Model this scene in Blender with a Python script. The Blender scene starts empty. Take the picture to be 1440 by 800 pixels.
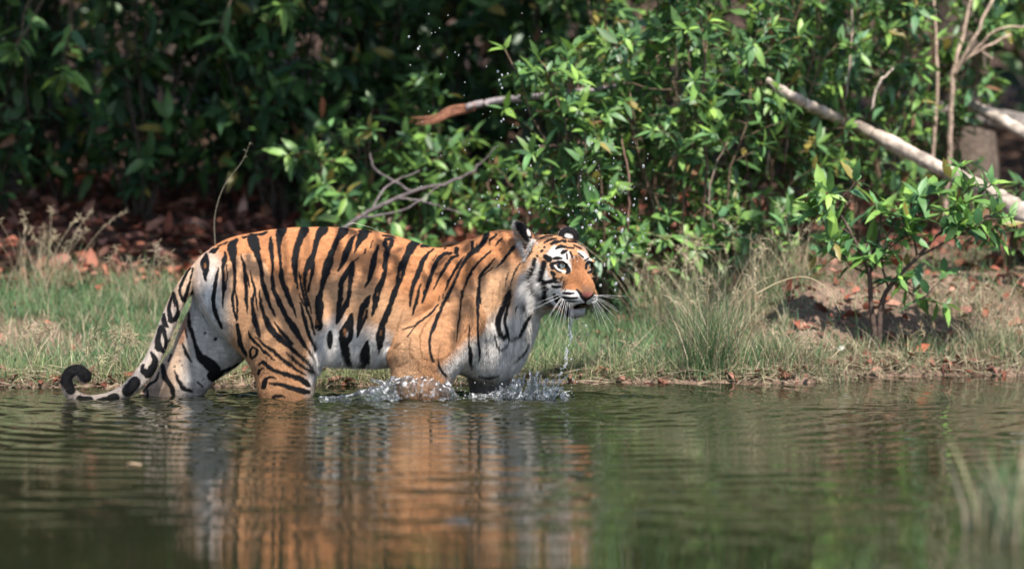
import bpy, math, random
import numpy as np
from mathutils import Vector, Matrix

random.seed(7)
RNG = np.random.default_rng(7)
scene = bpy.context.scene
COL = scene.collection

# ---------------------------------------------------------------- camera
CAM_Y, CAM_Z, FPX = -15.0, 1.16, 4500.0
PITCH = math.atan(190.0 / FPX)
cam_data = bpy.data.cameras.new("camera")
cam = bpy.data.objects.new("camera", cam_data)
COL.objects.link(cam)
cam.location = (0, CAM_Y, CAM_Z)
cam.rotation_euler = (math.radians(90) - PITCH, 0, 0)
cam_data.sensor_width = 36.0
cam_data.lens = 36.0 * FPX / 1440.0
cam_data.clip_start = 0.5
cam_data.clip_end = 400
cam_data.dof.use_dof = True
cam_data.dof.focus_distance = 14.95
cam_data.dof.aperture_fstop = 1.28
scene.camera = cam

# ---------------------------------------------------------------- sky and sun
SUN_EL, SUN_AZ = math.radians(58), math.radians(158)     # azimuth from +Y, clockwise
sun_dir = Vector((math.sin(SUN_AZ) * math.cos(SUN_EL), math.cos(SUN_AZ) * math.cos(SUN_EL), math.sin(SUN_EL)))
world = bpy.data.worlds.new("World")
scene.world = world
world.use_nodes = True
wn = world.node_tree
sky = wn.nodes.new("ShaderNodeTexSky")
sky.sky_type = 'NISHITA'
sky.sun_disc = False
sky.sun_elevation = SUN_EL
sky.sun_rotation = SUN_AZ
wn.links.new(sky.outputs[0], wn.nodes["Background"].inputs[0])
wn.nodes["Background"].inputs[1].default_value = 0.115
sun_data = bpy.data.lights.new("sun", 'SUN')
sun_data.energy = 4.6
sun_data.angle = math.radians(0.6)
sun_data.color = (1.0, 0.94, 0.86)
sun = bpy.data.objects.new("sun", sun_data)
COL.objects.link(sun)
sun.rotation_euler = sun_dir.to_track_quat('Z', 'Y').to_euler()
sun.location = (8, -20, 20)
scene.view_settings.view_transform = 'Standard'
scene.view_settings.look = 'None'
scene.view_settings.exposure = 1.08
scene.view_settings.gamma = 1.0
scene.render.engine = 'CYCLES'
scene.cycles.use_denoising = True
scene.cycles.max_bounces = 8
scene.cycles.transparent_max_bounces = 8
scene.cycles.caustics_reflective = False
scene.cycles.caustics_refractive = False
scene.cycles.sample_clamp_indirect = 4.0

# ---------------------------------------------------------------- photo geometry -> place
CA, SA = math.cos(PITCH), math.sin(PITCH)
def at(px, py, Y):
    """world point on the plane y=Y seen at photo position (px, py)"""
    u = (px - 720) / FPX; v = (400 - py) / FPX
    dy = CA + v * SA; dz = -SA + v * CA
    t = (Y - CAM_Y) / dy
    return np.array((u * t, Y, CAM_Z + dz * t))
def seen(P):
    """photo position of world points (N,3)"""
    x = P[:, 0]; y = P[:, 1] - CAM_Y; z = P[:, 2] - CAM_Z
    f = y * CA - z * SA; up = y * SA + z * CA
    return np.stack([720 + FPX * x / f, 400 - FPX * up / f], 1)

# ---------------------------------------------------------------- helpers
def tag(o, label=None, cat=None, group=None, kind=None):
    if label: o["label"] = label
    if cat: o["category"] = cat
    if group: o["group"] = group
    if kind: o["kind"] = kind
    return o
def link(name, data, mat=None, parent=None):
    o = bpy.data.objects.new(name, data)
    COL.objects.link(o)
    if mat and data is not None and not data.materials: data.materials.append(mat)
    if parent: o.parent = parent
    return o
def empty(name, loc=(0, 0, 0)):
    o = bpy.data.objects.new(name, None)
    o.empty_display_size = 0.1
    o.location = loc
    COL.objects.link(o)
    return o
def mesh_np(name, V, F, smooth=True, col=None):
    """V (n,3); F (m,k) one polygon size; col (n,3) optional vertex colour"""
    me = bpy.data.meshes.new(name)
    V = np.ascontiguousarray(V, np.float32); F = np.ascontiguousarray(F, np.int32)
    m, k = F.shape
    me.vertices.add(len(V)); me.vertices.foreach_set("co", V.ravel())
    me.loops.add(m * k); me.loops.foreach_set("vertex_index", F.ravel())
    me.polygons.add(m)
    me.polygons.foreach_set("loop_start", np.arange(0, m * k, k, dtype=np.int32))
    me.polygons.foreach_set("loop_total", np.full(m, k, np.int32))
    me.polygons.foreach_set("use_smooth", np.full(m, smooth, bool))
    if col is not None:
        a = me.color_attributes.new("tint", 'FLOAT_COLOR', 'POINT')
        c = np.ones((len(V), 4), np.float32); c[:, :3] = col
        a.data.foreach_set("color", c.ravel())
    me.update(calc_edges=True)
    me.validate()
    return me
class Parts:
    """collects pieces of one polygon size into one mesh"""
    def __init__(s): s.V, s.F, s.C, s.n = [], [], [], 0
    def add(s, V, F, c=None):
        V = np.asarray(V, float); s.V.append(V); s.F.append(np.asarray(F) + s.n); s.n += len(V)
        cc = np.ones((len(V), 3)) if c is None else np.broadcast_to(np.asarray(c, float), (len(V), 3))
        s.C.append(cc)
    def mesh(s, name, smooth=True):
        return mesh_np(name, np.concatenate(s.V), np.concatenate(s.F), smooth, np.concatenate(s.C))
def tube(P, R, n=7, ry=None):
    """quad tube along points P with radii R, closed to small ends"""
    P = np.asarray(P, float); R = np.broadcast_to(np.asarray(R, float), (len(P),)).copy()
    T = np.gradient(P, axis=0); T /= np.linalg.norm(T, axis=1)[:, None] + 1e-12
    ref = np.array((0.31, 0.95, 0.12)) if abs(T[:, 1]).mean() < .7 else np.array((1., 0.1, .2))
    A = np.cross(T, ref); A /= np.linalg.norm(A, axis=1)[:, None] + 1e-12
    B = np.cross(T, A)
    P = np.vstack([P[:1], P, P[-1:]]); R = np.concatenate([[R[0] * .02], R, [R[-1] * .02]])
    A = np.vstack([A[:1], A, A[-1:]]); B = np.vstack([B[:1], B, B[-1:]])
    t = np.linspace(0, 2 * math.pi, n, endpoint=False)
    V = P[:, None] + R[:, None, None] * (np.cos(t)[None, :, None] * A[:, None] + np.sin(t)[None, :, None] * B[:, None])
    L = len(P); i = np.arange(L - 1)[:, None] * n; j = np.arange(n)[None]; j2 = (j + 1) % n
    F = np.stack([i + j, i + j2, i + n + j2, i + n + j], -1).reshape(-1, 4)
    return V.reshape(-1, 3), F
def curve_pts(P, m=8):
    """Catmull-Rom through control rows (any width)"""
    P = np.asarray(P, float)
    Q = np.vstack([2 * P[0] - P[1], P, 2 * P[-1] - P[-2]])
    out = []
    for a in range(1, len(Q) - 2):
        t = np.linspace(0, 1, m, endpoint=False)[:, None]
        p0, p1, p2, p3 = Q[a - 1], Q[a], Q[a + 1], Q[a + 2]
        out.append(.5 * (2 * p1 + (p2 - p0) * t + (2 * p0 - 5 * p1 + 4 * p2 - p3) * t ** 2 + (3 * p1 - p0 - 3 * p2 + p3) * t ** 3))
    out.append(P[-1:])
    return np.vstack(out)
def vnoise(P, scale, seed=0):
    """cheap smooth value noise on (N,3)"""
    Q = np.asarray(P, float) * scale + seed * 17.13
    i = np.floor(Q).astype(np.int64); f = Q - i; f = f * f * (3 - 2 * f)
    def h(a, b, c):
        n = (a * 374761393 + b * 668265263 + c * 2147483647 + seed * 1274126177) & 0xffffffff
        n = ((n ^ (n >> 13)) * 1274126177) & 0xffffffff
        return ((n ^ (n >> 16)) & 0xffff) / 65535.0
    r = 0
    for dx in (0, 1):
        for dy in (0, 1):
            for dz in (0, 1):
                w = (f[:, 0] if dx else 1 - f[:, 0]) * (f[:, 1] if dy else 1 - f[:, 1]) * (f[:, 2] if dz else 1 - f[:, 2])
                r = r + w * h(i[:, 0] + dx, i[:, 1] + dy, i[:, 2] + dz)
    return r

# ---------------------------------------------------------------- materials
def principled(name, rough=.7, spec=.4):
    m = bpy.data.materials.new(name); m.use_nodes = True
    b = m.node_tree.nodes["Principled BSDF"]
    b.inputs["Roughness"].default_value = rough
    b.inputs["Specular IOR Level"].default_value = spec
    return m, m.node_tree, b
def tint_mat(name, rough=.7, spec=.4, base=(1, 1, 1), noise=None, trans=0.0, sheen=0.0, bump=None):
    """base colour x the mesh's own tint, broken up by a noise texture"""
    m, nt, b = principled(name, rough, spec)
    at_ = nt.nodes.new("ShaderNodeAttribute"); at_.attribute_name = "tint"
    mul = nt.nodes.new("ShaderNodeMix"); mul.data_type = 'RGBA'; mul.blend_type = 'MULTIPLY'; mul.inputs[0].default_value = 1
    nt.links.new(at_.outputs["Color"], mul.inputs[6]); mul.inputs[7].default_value = (*base, 1)
    out = mul.outputs[2]
    tc = nt.nodes.new("ShaderNodeTexCoord")
    if noise:
        sc, lo, hi = noise
        n = nt.nodes.new("ShaderNodeTexNoise"); n.inputs["Scale"].default_value = sc; n.inputs["Detail"].default_value = 4
        nt.links.new(tc.outputs["Object"], n.inputs["Vector"])
        mr = nt.nodes.new("ShaderNodeMapRange"); mr.inputs[1].default_value = .3; mr.inputs[2].default_value = .7
        mr.inputs[3].default_value = lo; mr.inputs[4].default_value = hi
        nt.links.new(n.outputs[0], mr.inputs[0])
        m2 = nt.nodes.new("ShaderNodeMix"); m2.data_type = 'RGBA'; m2.blend_type = 'MULTIPLY'; m2.inputs[0].default_value = 1
        nt.links.new(out, m2.inputs[6]); nt.links.new(mr.outputs[0], m2.inputs[7]); out = m2.outputs[2]
    nt.links.new(out, b.inputs["Base Color"])
    if sheen:
        b.inputs["Sheen Weight"].default_value = sheen; b.inputs["Sheen Roughness"].default_value = .5
    if bump:
        n = nt.nodes.new("ShaderNodeTexNoise"); n.inputs["Scale"].default_value = bump[0]; n.inputs["Detail"].default_value = 6
        nt.links.new(tc.outputs["Object"], n.inputs["Vector"])
        bp = nt.nodes.new("ShaderNodeBump"); bp.inputs["Distance"].default_value = bump[1]
        nt.links.new(n.outputs[0], bp.inputs["Height"]); nt.links.new(bp.outputs[0], b.inputs["Normal"])
    if trans:
        tl = nt.nodes.new("ShaderNodeBsdfTranslucent"); nt.links.new(out, tl.inputs[0])
        ms = nt.nodes.new("ShaderNodeMixShader"); ms.inputs[0].default_value = trans
        o = nt.nodes["Material Output"]
        nt.links.new(b.outputs[0], ms.inputs[1]); nt.links.new(tl.outputs[0], ms.inputs[2]); nt.links.new(ms.outputs[0], o.inputs[0])
    return m

M_fur = tint_mat("tiger_coat", .8, .15, noise=(55, .86, 1.12), bump=(260, .004))
M_hair = tint_mat("tiger_hair", .7, .10)
M_eye = tint_mat("eye_surface", .06, .6)
M_whisk = tint_mat("whisker_hair", .4, .5, base=(.85, .83, .8))
M_leaf = tint_mat("leaf_surface", .44, .42, noise=(9, .75, 1.2), trans=.3)
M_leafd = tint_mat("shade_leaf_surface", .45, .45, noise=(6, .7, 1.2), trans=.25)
M_bark = tint_mat("bark", .9, .2, noise=(22, .55, 1.25), bump=(40, .01))
M_grass = tint_mat("grass_blade", .6, .3, trans=.3)
M_litter = tint_mat("dead_leaf", .75, .25, noise=(12, .7, 1.2), trans=.1)

def drop_mat(name, white, rough=.05, bump=None):
    """thin sheets and beads of clear water: see-through, mirror-like at the rim, a little milky with air; the white also stands in for caught sky and glints"""
    m = bpy.data.materials.new(name); m.use_nodes = True; nt = m.node_tree; nt.nodes.clear()
    N = nt.nodes.new; L = nt.links.new
    out = N("ShaderNodeOutputMaterial"); tr = N("ShaderNodeBsdfTransparent"); gl = N("ShaderNodeBsdfGlossy"); df = N("ShaderNodeBsdfDiffuse"); tl = N("ShaderNodeBsdfTranslucent")
    tr.inputs[0].default_value = (.93, .95, .95, 1); gl.inputs["Roughness"].default_value = rough
    for q in (df, tl): q.inputs[0].default_value = (.92, .93, .95, 1)
    fr = N("ShaderNodeFresnel"); fr.inputs[0].default_value = 1.5
    m1, m2, m3 = N("ShaderNodeMixShader"), N("ShaderNodeMixShader"), N("ShaderNodeMixShader")
    L(fr.outputs[0], m1.inputs[0]); L(tr.outputs[0], m1.inputs[1]); L(gl.outputs[0], m1.inputs[2])
    m2.inputs[0].default_value = .5; L(df.outputs[0], m2.inputs[1]); L(tl.outputs[0], m2.inputs[2])
    m3.inputs[0].default_value = white; L(m1.outputs[0], m3.inputs[1]); L(m2.outputs[0], m3.inputs[2]); L(m3.outputs[0], out.inputs[0])
    if bump:
        tc = N("ShaderNodeTexCoord"); n = N("ShaderNodeTexNoise"); n.inputs["Scale"].default_value = bump[0]; n.inputs["Detail"].default_value = 3
        L(tc.outputs["Object"], n.inputs["Vector"]); bp = N("ShaderNodeBump"); bp.inputs["Distance"].default_value = bump[1]
        L(n.outputs[0], bp.inputs["Height"])
        for q in (fr, gl): L(bp.outputs[0], q.inputs["Normal"])
        r = N("ShaderNodeMapRange"); r.inputs[1].default_value = .52; r.inputs[2].default_value = .66; r.inputs[3].default_value = white * .35; r.inputs[4].default_value = min(1, white * 5.5)  # white patches: bright glints put into the colour
        L(n.outputs[0], r.inputs[0]); L(r.outputs[0], m3.inputs[0])
    return m
M_drop = drop_mat("clear_water", .34)
M_splash = drop_mat("churned_water", .13, .03, (48, .012))
# ================================================================ TIGER
S = 300.0
def tp(px, py, d):            # photo position + depth in photo units -> metres
    return at(px, py, d / S)
VOX = 0.0042
lo = np.array((tp(82, 560, 0)[0], -.40, -.24)); hi = np.array((tp(860, 560, 0)[0], .30, .88))
NG = np.ceil((hi - lo) / VOX).astype(int) + 1
BIG = 9.0
class SDF:
    """list of (function, bounds, blend, subtract)"""
    def __init__(s): s.items = []
    def add(s, fn, c0, c1, k, sub=False): s.items.append((fn, np.asarray(c0), np.asarray(c1), k, sub))
    def grid(s, lo=lo, NG=NG, VOX=VOX):
        GX, GY, GZ = ((lo[i] + VOX * np.arange(NG[i])).astype(np.float32) for i in range(3))
        g = np.full(NG, BIG, np.float32)
        for fn, c0, c1, k, sub in s.items:
            a = np.maximum(0, np.floor((c0 - k * 1.3 - lo - .012) / VOX).astype(int))
            b = np.minimum(NG, np.ceil((c1 + k * 1.3 - lo + .012) / VOX).astype(int) + 1)
            if (b <= a).any(): continue
            sl = tuple(slice(a[i], b[i]) for i in range(3))
            d = fn(GX[sl[0]][:, None, None], GY[sl[1]][None, :, None], GZ[sl[2]][None, None, :]).astype(np.float32)
            g[sl] = comb(g[sl], d, k, sub)
        return g
    def points(s, P):
        v = np.full(len(P), BIG)
        x, y, z = P.T
        for fn, c0, c1, k, sub in s.items: v = comb(v, fn(x, y, z), k, sub)
        return v
def comb(a, b, k, sub):
    if sub:
        b = -b
        h = np.maximum(k - np.abs(a - b), 0) / max(k, 1e-6)
        return np.maximum(a, b) + h * h * k * .25
    h = np.maximum(k - np.abs(a - b), 0) / max(k, 1e-6)
    return np.minimum(a, b) - h * h * k * .25
def cone(p, q, r1, r2, sy=1.0):
    """tapered capsule; sy flattens it in depth"""
    p = np.asarray(p); q = np.asarray(q)
    d = q - p; L2 = (d * d).sum()
    def fn(x, y, z):
        ax, ay, az = x - p[0], (y - p[1]), z - p[2]
        t = np.clip((ax * d[0] + ay * d[1] + az * d[2]) / L2, 0, 1)
        ex, ey, ez = ax - t * d[0], (ay - t * d[1]) / sy, az - t * d[2]
        return np.sqrt(ex * ex + ey * ey + ez * ez) - (r1 + (r2 - r1) * t)
    r = max(r1, r2)
    return fn, np.minimum(p, q) - r, np.maximum(p, q) + r
def ell(c, r, M=None):
    """ellipsoid, optional rotation (rows of M = local axes)"""
    c = np.asarray(c); r = np.asarray(r, float); m = r.min()
    def fn(x, y, z):
        X, Y, Z = x - c[0], y - c[1], z - c[2]
        if M is not None:
            X, Y, Z = (M[i, 0] * X + M[i, 1] * Y + M[i, 2] * Z for i in range(3))
        k0 = np.sqrt((X / r[0]) ** 2 + (Y / r[1]) ** 2 + (Z / r[2]) ** 2)
        k1 = np.sqrt((X / r[0] ** 2) ** 2 + (Y / r[1] ** 2) ** 2 + (Z / r[2] ** 2) ** 2) + 1e-9
        return k0 * (k0 - 1) / k1
    R = r.max() if M is not None else r
    return fn, c - R, c + R

# ---- torso: side profile with girth
ST = np.array([  # px, top, bottom, half width, depth of centre
    (272, 384, 404, 14, 0), (284, 368, 430, 34, 0), (300, 353, 455, 45, 0), (325, 338, 480, 51, 0), (350, 329, 490, 53, 0), (400, 321, 496, 54, 0),
    (440, 319.5, 499, 56, 0), (480, 320, 509, 61, 0), (520, 324, 515, 64, 0), (560, 333, 517, 65, 0), (600, 345, 519, 63, 0),
    (630, 351, 524, 60, 0), (660, 353, 527, 56, -2), (690, 346, 529, 49, -4), (715, 345, 519, 42, -6), (738, 362, 490, 34, -8), (748, 395, 455, 12, -8)])
STf = curve_pts(ST, 10)
_sx = (STf[:, 0] - 720) / S
_top = np.array([tp(r[0], r[1], 0)[2] for r in STf]); _bot = np.array([tp(r[0], r[2], 0)[2] for r in STf])
_hw = STf[:, 3] / S; _yc = STf[:, 4] / S
def torso(x, y, z):
    xx = x
    t = np.interp(xx, _sx, _top); b = np.interp(xx, _sx, _bot); w = np.interp(xx, _sx, _hw); yc = np.interp(xx, _sx, _yc)
    out = np.maximum(0, np.maximum(_sx[0] - xx, xx - _sx[-1]))
    hz = (t - b) / 2; zc = (t + b) / 2
    zz = (z - zc) / hz
    ww = w * (1 - .16 * np.clip(zz, 0, 1.2) ** 2)            # narrower over the spine
    q = ((np.abs(y - yc) / ww) ** 2.25 + np.abs(zz) ** 2.25) ** (1 / 2.25)
    return (q - 1) * np.minimum(w, hz) * .9 + out
G = {}
def grp(name): G[name] = SDF(); return G[name]
def chain(s, pts, k0, k, sy=1.0):
    P = [tp(*p[:3]) for p in pts]
    for i in range(len(pts) - 1):
        s.add(*cone(P[i], P[i + 1], pts[i][3] / S, pts[i + 1][3] / S, sy), (k0 if i == 0 else k) / S)
def blob(s, px, py, d, r, k, M=None, sub=False):
    s.add(*ell(tp(px, py, d), np.asarray(r) / S, M), k / S, sub)
def rotx(deg):               # local axes turned in the side plane (deg, clockwise in the photo)
    a = math.radians(-deg); c, s_ = math.cos(a), math.sin(a)
    return np.array(((c, 0, s_), (0, 1, 0), (-s_, 0, c)))
CREASES = []
b_ = grp('body')
b_.add(torso, (_sx[0] - .02, -.23, -.05), (_sx[-1] + .02, .23, .83), 0)
blob(b_, 668, 408, -38, (40, 22, 72), 26, rotx(18))            # near shoulder blade
blob(b_, 684, 378, 16, (27, 16, 50), 14, rotx(14))              # far shoulder blade, the hump in the outline
blob(b_, 694, 372, -16, (34, 18, 42), 20, rotx(20))
chain(b_, [(690, 412, -6, 70), (735, 392, -14, 55), (772, 388, -12, 42)], 34, 20, .78)   # neck
blob(b_, 700, 470, -8, (45, 42, 56), 26)                         # chest
blob(b_, 716, 440, -14, (32, 36, 50), 24)
blob(b_, 318, 384, 0, (44, 46, 34), 26, rotx(-38))               # croup
for ln, rr in (([(548, 486), (566, 462), (596, 440), (628, 424)], 9), ([(446, 492), (446, 462), (436, 424), (424, 392)], 8), ([(640, 372), (626, 402), (616, 424)], 9), ([(704, 352), (712, 384), (706, 420), (694, 452)], 10), ([(664, 368), (652, 400), (650, 430)], 7)):
    CREASES.append((ln, rr))
blob(b_, 465, 470, -32, (34, 24, 34), 24)                        # flank
nh = grp('near_hind')
chain(nh, [(346, 412, -24, 60), (392, 474, -30, 50), (402, 520, -32, 38), (401, 558, -32, 31.5), (388, 612, -32, 22)], 22, 22, .72)
chain(nh, [(388, 612, -32, 21), (404, 632, -34, 23), (420, 634, -34, 20)], 10, 10)
blob(nh, 418, 486, -30, (26, 26, 34), 20, rotx(-20))
fh = grp('far_hind')
chain(fh, [(322, 428, 26, 52), (300, 478, 32, 45), (254, 536, 34, 32), (222, 566, 34, 23), (186, 600, 34, 19)], 26, 20, .66)
nf = grp('near_fore')
chain(nf, [(656, 436, -40, 48), (604, 492, -50, 45), (592, 532, -46, 36), (594, 566, -42, 31), (602, 632, -42, 25)], 16, 20, .7)
chain(nf, [(602, 630, -44, 25), (618, 634, -46, 24)], 10, 10)
blob(nf, 578, 484, -46, (26, 20, 28), 16)
ff = grp('far_fore')
chain(ff, [(690, 470, 30, 38), (688, 524, 40, 25), (686, 570, 40, 21), (686, 632, 40, 20)], 26, 20, .8)
TAILP = [(294, 378, 0, 18.5), (276, 391, -6, 14.5), (256, 411, -10, 11), (241, 442, -16, 10.2), (228, 475, -22, 10), (212, 511, -28, 10), (188, 541, -34, 9.4),
         (168, 555, -38, 8), (149, 561, -40, 6.8), (127, 563, -40, 6.2), (110, 559, -40, 6.2), (98, 549, -40, 6.5), (94, 536, -40, 7), (99, 525, -40, 7.4),
         (109, 521, -40, 7.6), (118, 526, -40, 7.2), (122, 531, -40, 5)]
tl = grp('tail')
TC = curve_pts(TAILP, 4)
for i in range(len(TC) - 1):
    tl.add(*cone(tp(*TC[i][:3]), tp(*TC[i + 1][:3]), TC[i][3] / S, TC[i + 1][3] / S), (10 if i == 0 else 4) / S)

# ---- head in its own frame: forward, right (towards the camera's left), up
H_YAW, H_PIT, H_ROLL = math.radians(39), math.radians(14), math.radians(0)
Hf = np.array((math.cos(H_PIT) * math.sin(H_YAW), -math.cos(H_PIT) * math.cos(H_YAW), -math.sin(H_PIT)))
Hr = np.array((-math.cos(H_YAW), -math.sin(H_YAW), 0))
Hu = np.cross(Hr, Hf); Hu = Hu if Hu[2] > 0 else -Hu
HO = tp(809, 374, -62)      # midpoint between the eyes
HM = np.stack([Hf, Hr, Hu])
def hp(f, r, u): return HO + (f * Hf + r * Hr + u * Hu) / S
hd = grp('head')
def hblob(f, r, u, rad, k, sub=False, tilt=0.0, turn=0.0, both=True):
    for sg in ((1, -1) if (r and both) else (1,)):
        M = HM
        if tilt or turn:
            ct, st = math.cos(tilt), math.sin(tilt)
            a, c = HM[0] * ct + HM[2] * st, HM[2] * ct - HM[0] * st
            cy, sy_ = math.cos(turn * sg), math.sin(turn * sg)
            M = np.stack([a * cy + HM[1] * sy_, HM[1] * cy - a * sy_, c])
        hd.add(*ell(hp(f, r * sg, u), np.asarray(rad) / S, M), k / S, sub)
hblob(-46, 0, -3, (44, 39, 31), 10)                     # cranium
hblob(-22, 0, 11, (30, 27, 16), 12)                    # forehead
hblob(-14, 15, 6, (17, 14, 11), 10)                    # brows
hblob(4, 17, -32, (17, 11, 15), 10)                   # side of the muzzle
hd.add(*cone(hp(-14, 0, 0), hp(29, 0, -22), 19 / S, 12.5 / S), 14 / S)   # bridge of the nose
hblob(-10, 20, -14, (22, 13, 15), 12)                  # below the eye
hblob(21, 11, -37, (17, 14.5, 13.5), 8)                # whisker pads
hblob(33, 0, -27, (9, 10, 7.5), 5)                     # nose
hblob(36, 0, -31, (6, 7.5, 5), 3)
hblob(14, 0, -60, (15, 13, 10), 7)                     # chin
hd.add(*cone(hp(-40, 20, -44), hp(8, 5, -56), 19 / S, 12 / S), 10 / S)
hd.add(*cone(hp(-40, -20, -44), hp(8, -5, -56), 19 / S, 12 / S), 10 / S)
hblob(-30, 29, -24, (28, 16, 28), 12)                  # cheeks
hblob(-57, 41, -34, (23, 15, 36), 12, turn=.45)        # ruff
hblob(-52, 35, -50, (23, 17, 27), 14, turn=.3)          # lower ruff
hblob(24, 0, -50.5, (15, 12.5, 4.6), 2.5, sub=True)     # parted mouth
hblob(4.5, 25.2, .5, (5.5, 6.2, 5.0), 3, sub=True)     # eye sockets
hblob(1.0, 24.5, 7.0, (5.5, 8, 2.6), 2, tilt=-.15)     # upper lids
hblob(1.0, 24.5, -6.4, (5, 7.5, 2.4), 2)              # lower lids
EARS = []
def ear(f, r, u, axis_u, axis_n, hgt, wid, th):
    """cupped ear: flattened dome along axis_u, its back facing axis_n"""
    U = np.asarray(axis_u, float); U /= np.linalg.norm(U)
    N = np.asarray(axis_n, float); N -= U * (N @ U); N /= np.linalg.norm(N)
    W = np.cross(U, N)
    toW = lambda v: v[0] * Hf + v[1] * Hr + v[2] * Hu
    M = np.stack([toW(W), toW(N), toW(U)])
    c = hp(f, r, u); EARS.append((c, M, hgt / S, wid / S, th / S))
    hd.add(*ell(c, np.array((wid, th, hgt)) / S, M), 5 / S)
    hd.add(*ell(c - M[1] * (th * 1.0) / S + M[2] * (-1) / S, np.array((wid * .80, th * 1.05, hgt * .84)) / S, M), 2.0 / S, True)
ear(-60, 48, 31, (-.1, .85, .60), (.70, -.22, .62), 23, 13, 6.5)      # ears turned back: their dark backs face forward
ear(-62, -33, 24, (-.25, -.30, .95), (.78, .3, .55), 15, 15.5, 7.5)

full = SDF()
order = ['body', 'near_hind', 'far_hind', 'near_fore', 'far_fore', 'tail', 'head']
for nme in order:
    its = G[nme].items
    for i, it in enumerate(its): full.items.append(it if not (nme == 'head' and i == 0) else (it[0], it[1], it[2], 22 / S, False))
g = full.grid()

def surface_nets(g):
    ins = g < 0
    nx, ny, nz = g.shape
    cnt = np.zeros((nx - 1, ny - 1, nz - 1), np.int8)
    for a in (0, 1):
        for b in (0, 1):
            for c in (0, 1): cnt += ins[a:nx - 1 + a, b:ny - 1 + b, c:nz - 1 + c]
    act = (cnt > 0) & (cnt < 8)
    I = np.argwhere(act)
    idx = np.full(act.shape, -1, np.int32); idx[act] = np.arange(len(I))
    acc = np.zeros((len(I), 3)); num = np.zeros(len(I))
    for ax in range(3):
        o = [a for a in range(3) if a != ax]
        for a in (0, 1):
            for b in (0, 1):
                p = I.copy(); p[:, o[0]] += a; p[:, o[1]] += b
                q = p.copy(); q[:, ax] += 1
                va = g[p[:, 0], p[:, 1], p[:, 2]]; vb = g[q[:, 0], q[:, 1], q[:, 2]]
                m = (va < 0) != (vb < 0)
                t = np.where(m, va / np.where(m, va - vb, 1), 0)
                pos = p.astype(float); pos[:, ax] += t
                acc[m] += pos[m]; num[m] += 1
    V = acc / num[:, None]
    faces = []
    for ax in range(3):
        o = [a for a in range(3) if a != ax]
        sl0 = [slice(1, -1)] * 3; sl1 = [slice(1, -1)] * 3
        sl0[ax] = slice(0, -1); sl1[ax] = slice(1, None)
        A = ins[tuple(sl0)]; B = ins[tuple(sl1)]
        E = np.argwhere(A != B); s = A[A != B]
        off = np.ones(3, int); off[ax] = 0
        E = E + off
        def cell(da, db):
            c = E.copy(); c[:, o[0]] += da; c[:, o[1]] += db
            return idx[c[:, 0], c[:, 1], c[:, 2]]
        q = np.stack([cell(-1, -1), cell(0, -1), cell(0, 0), cell(-1, 0)], 1)
        flip = s if ax != 1 else ~s
        q[~flip] = q[~flip][:, ::-1]
        faces.append(q)
    F = np.concatenate(faces)
    return V, F[(F >= 0).all(1)]
TV, TF = surface_nets(g)
TV = TV * VOX + lo
del g
# a little relaxing so that the voxel steps disappear
def relax(V, F, it=2, w=.5):
    E = np.concatenate([F[:, [0, 1]], F[:, [1, 2]], F[:, [2, 3]], F[:, [3, 0]]])
    for _ in range(it):
        s = np.zeros_like(V); n = np.zeros(len(V))
        for ax in range(3):
            s[:, ax] = np.bincount(E[:, 0], V[E[:, 1], ax], len(V)) + np.bincount(E[:, 1], V[E[:, 0], ax], len(V))
        n = np.bincount(E[:, 0], minlength=len(V)) + np.bincount(E[:, 1], minlength=len(V))
        V = V + w * (s / np.maximum(n, 1)[:, None] - V)
    return V
TV = relax(TV, TF, 2)
def vnormals(V, F):
    n = np.cross(V[F[:, 2]] - V[F[:, 0]], V[F[:, 3]] - V[F[:, 1]])
    N = np.zeros_like(V)
    for c in range(4):
        for ax in range(3): N[:, ax] += np.bincount(F[:, c], n[:, ax], len(V))
    return N / (np.linalg.norm(N, axis=1)[:, None] + 1e-12)
# ---- gentle folds of loose skin and muscle
TN = vnormals(TV, TF)
gv = np.stack([G[n].points(TV) for n in order], 1)
PART = gv.argmin(1)
prt = {n: i for i, n in enumerate(order)}
nzv = vnoise(TV, 9, 3) * .6 + vnoise(TV, 20, 4) * .4 - .5
amp = np.where(PART == prt['head'], .0015, .009)
TV = TV + TN * (nzv * amp)[:, None]
near_side = TN[:, 1] < .25
sp0 = seen(TV)
for ln, rr in CREASES:                       # creases between muscles, loose skin at elbow, flank and neck
    c = curve_pts(ln, 6); d = np.full(len(TV), 1e3)
    for a, b in zip(c[:-1], c[1:]):
        e = b - a; t = np.clip(((sp0 - a) @ e) / (e @ e), 0, 1); d = np.minimum(d, np.hypot(*(sp0 - a - t[:, None] * e).T))
    TV = TV - TN * (.011 * np.exp(-(d / (rr * .55)) ** 2) - .006 * np.exp(-((d - rr * 1.3) / rr) ** 2))[:, None] * (near_side & (PART != prt['head']))[:, None]
fold = vnoise(TV * np.array((34, 8, 7)), 1, 15) - .5
TV = TV + TN * (fold * .009 * np.exp(-((sp0[:, 0] - 680) / 60) ** 2) * (PART == prt['body']))[:, None]
TN = vnormals(TV, TF)
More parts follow.
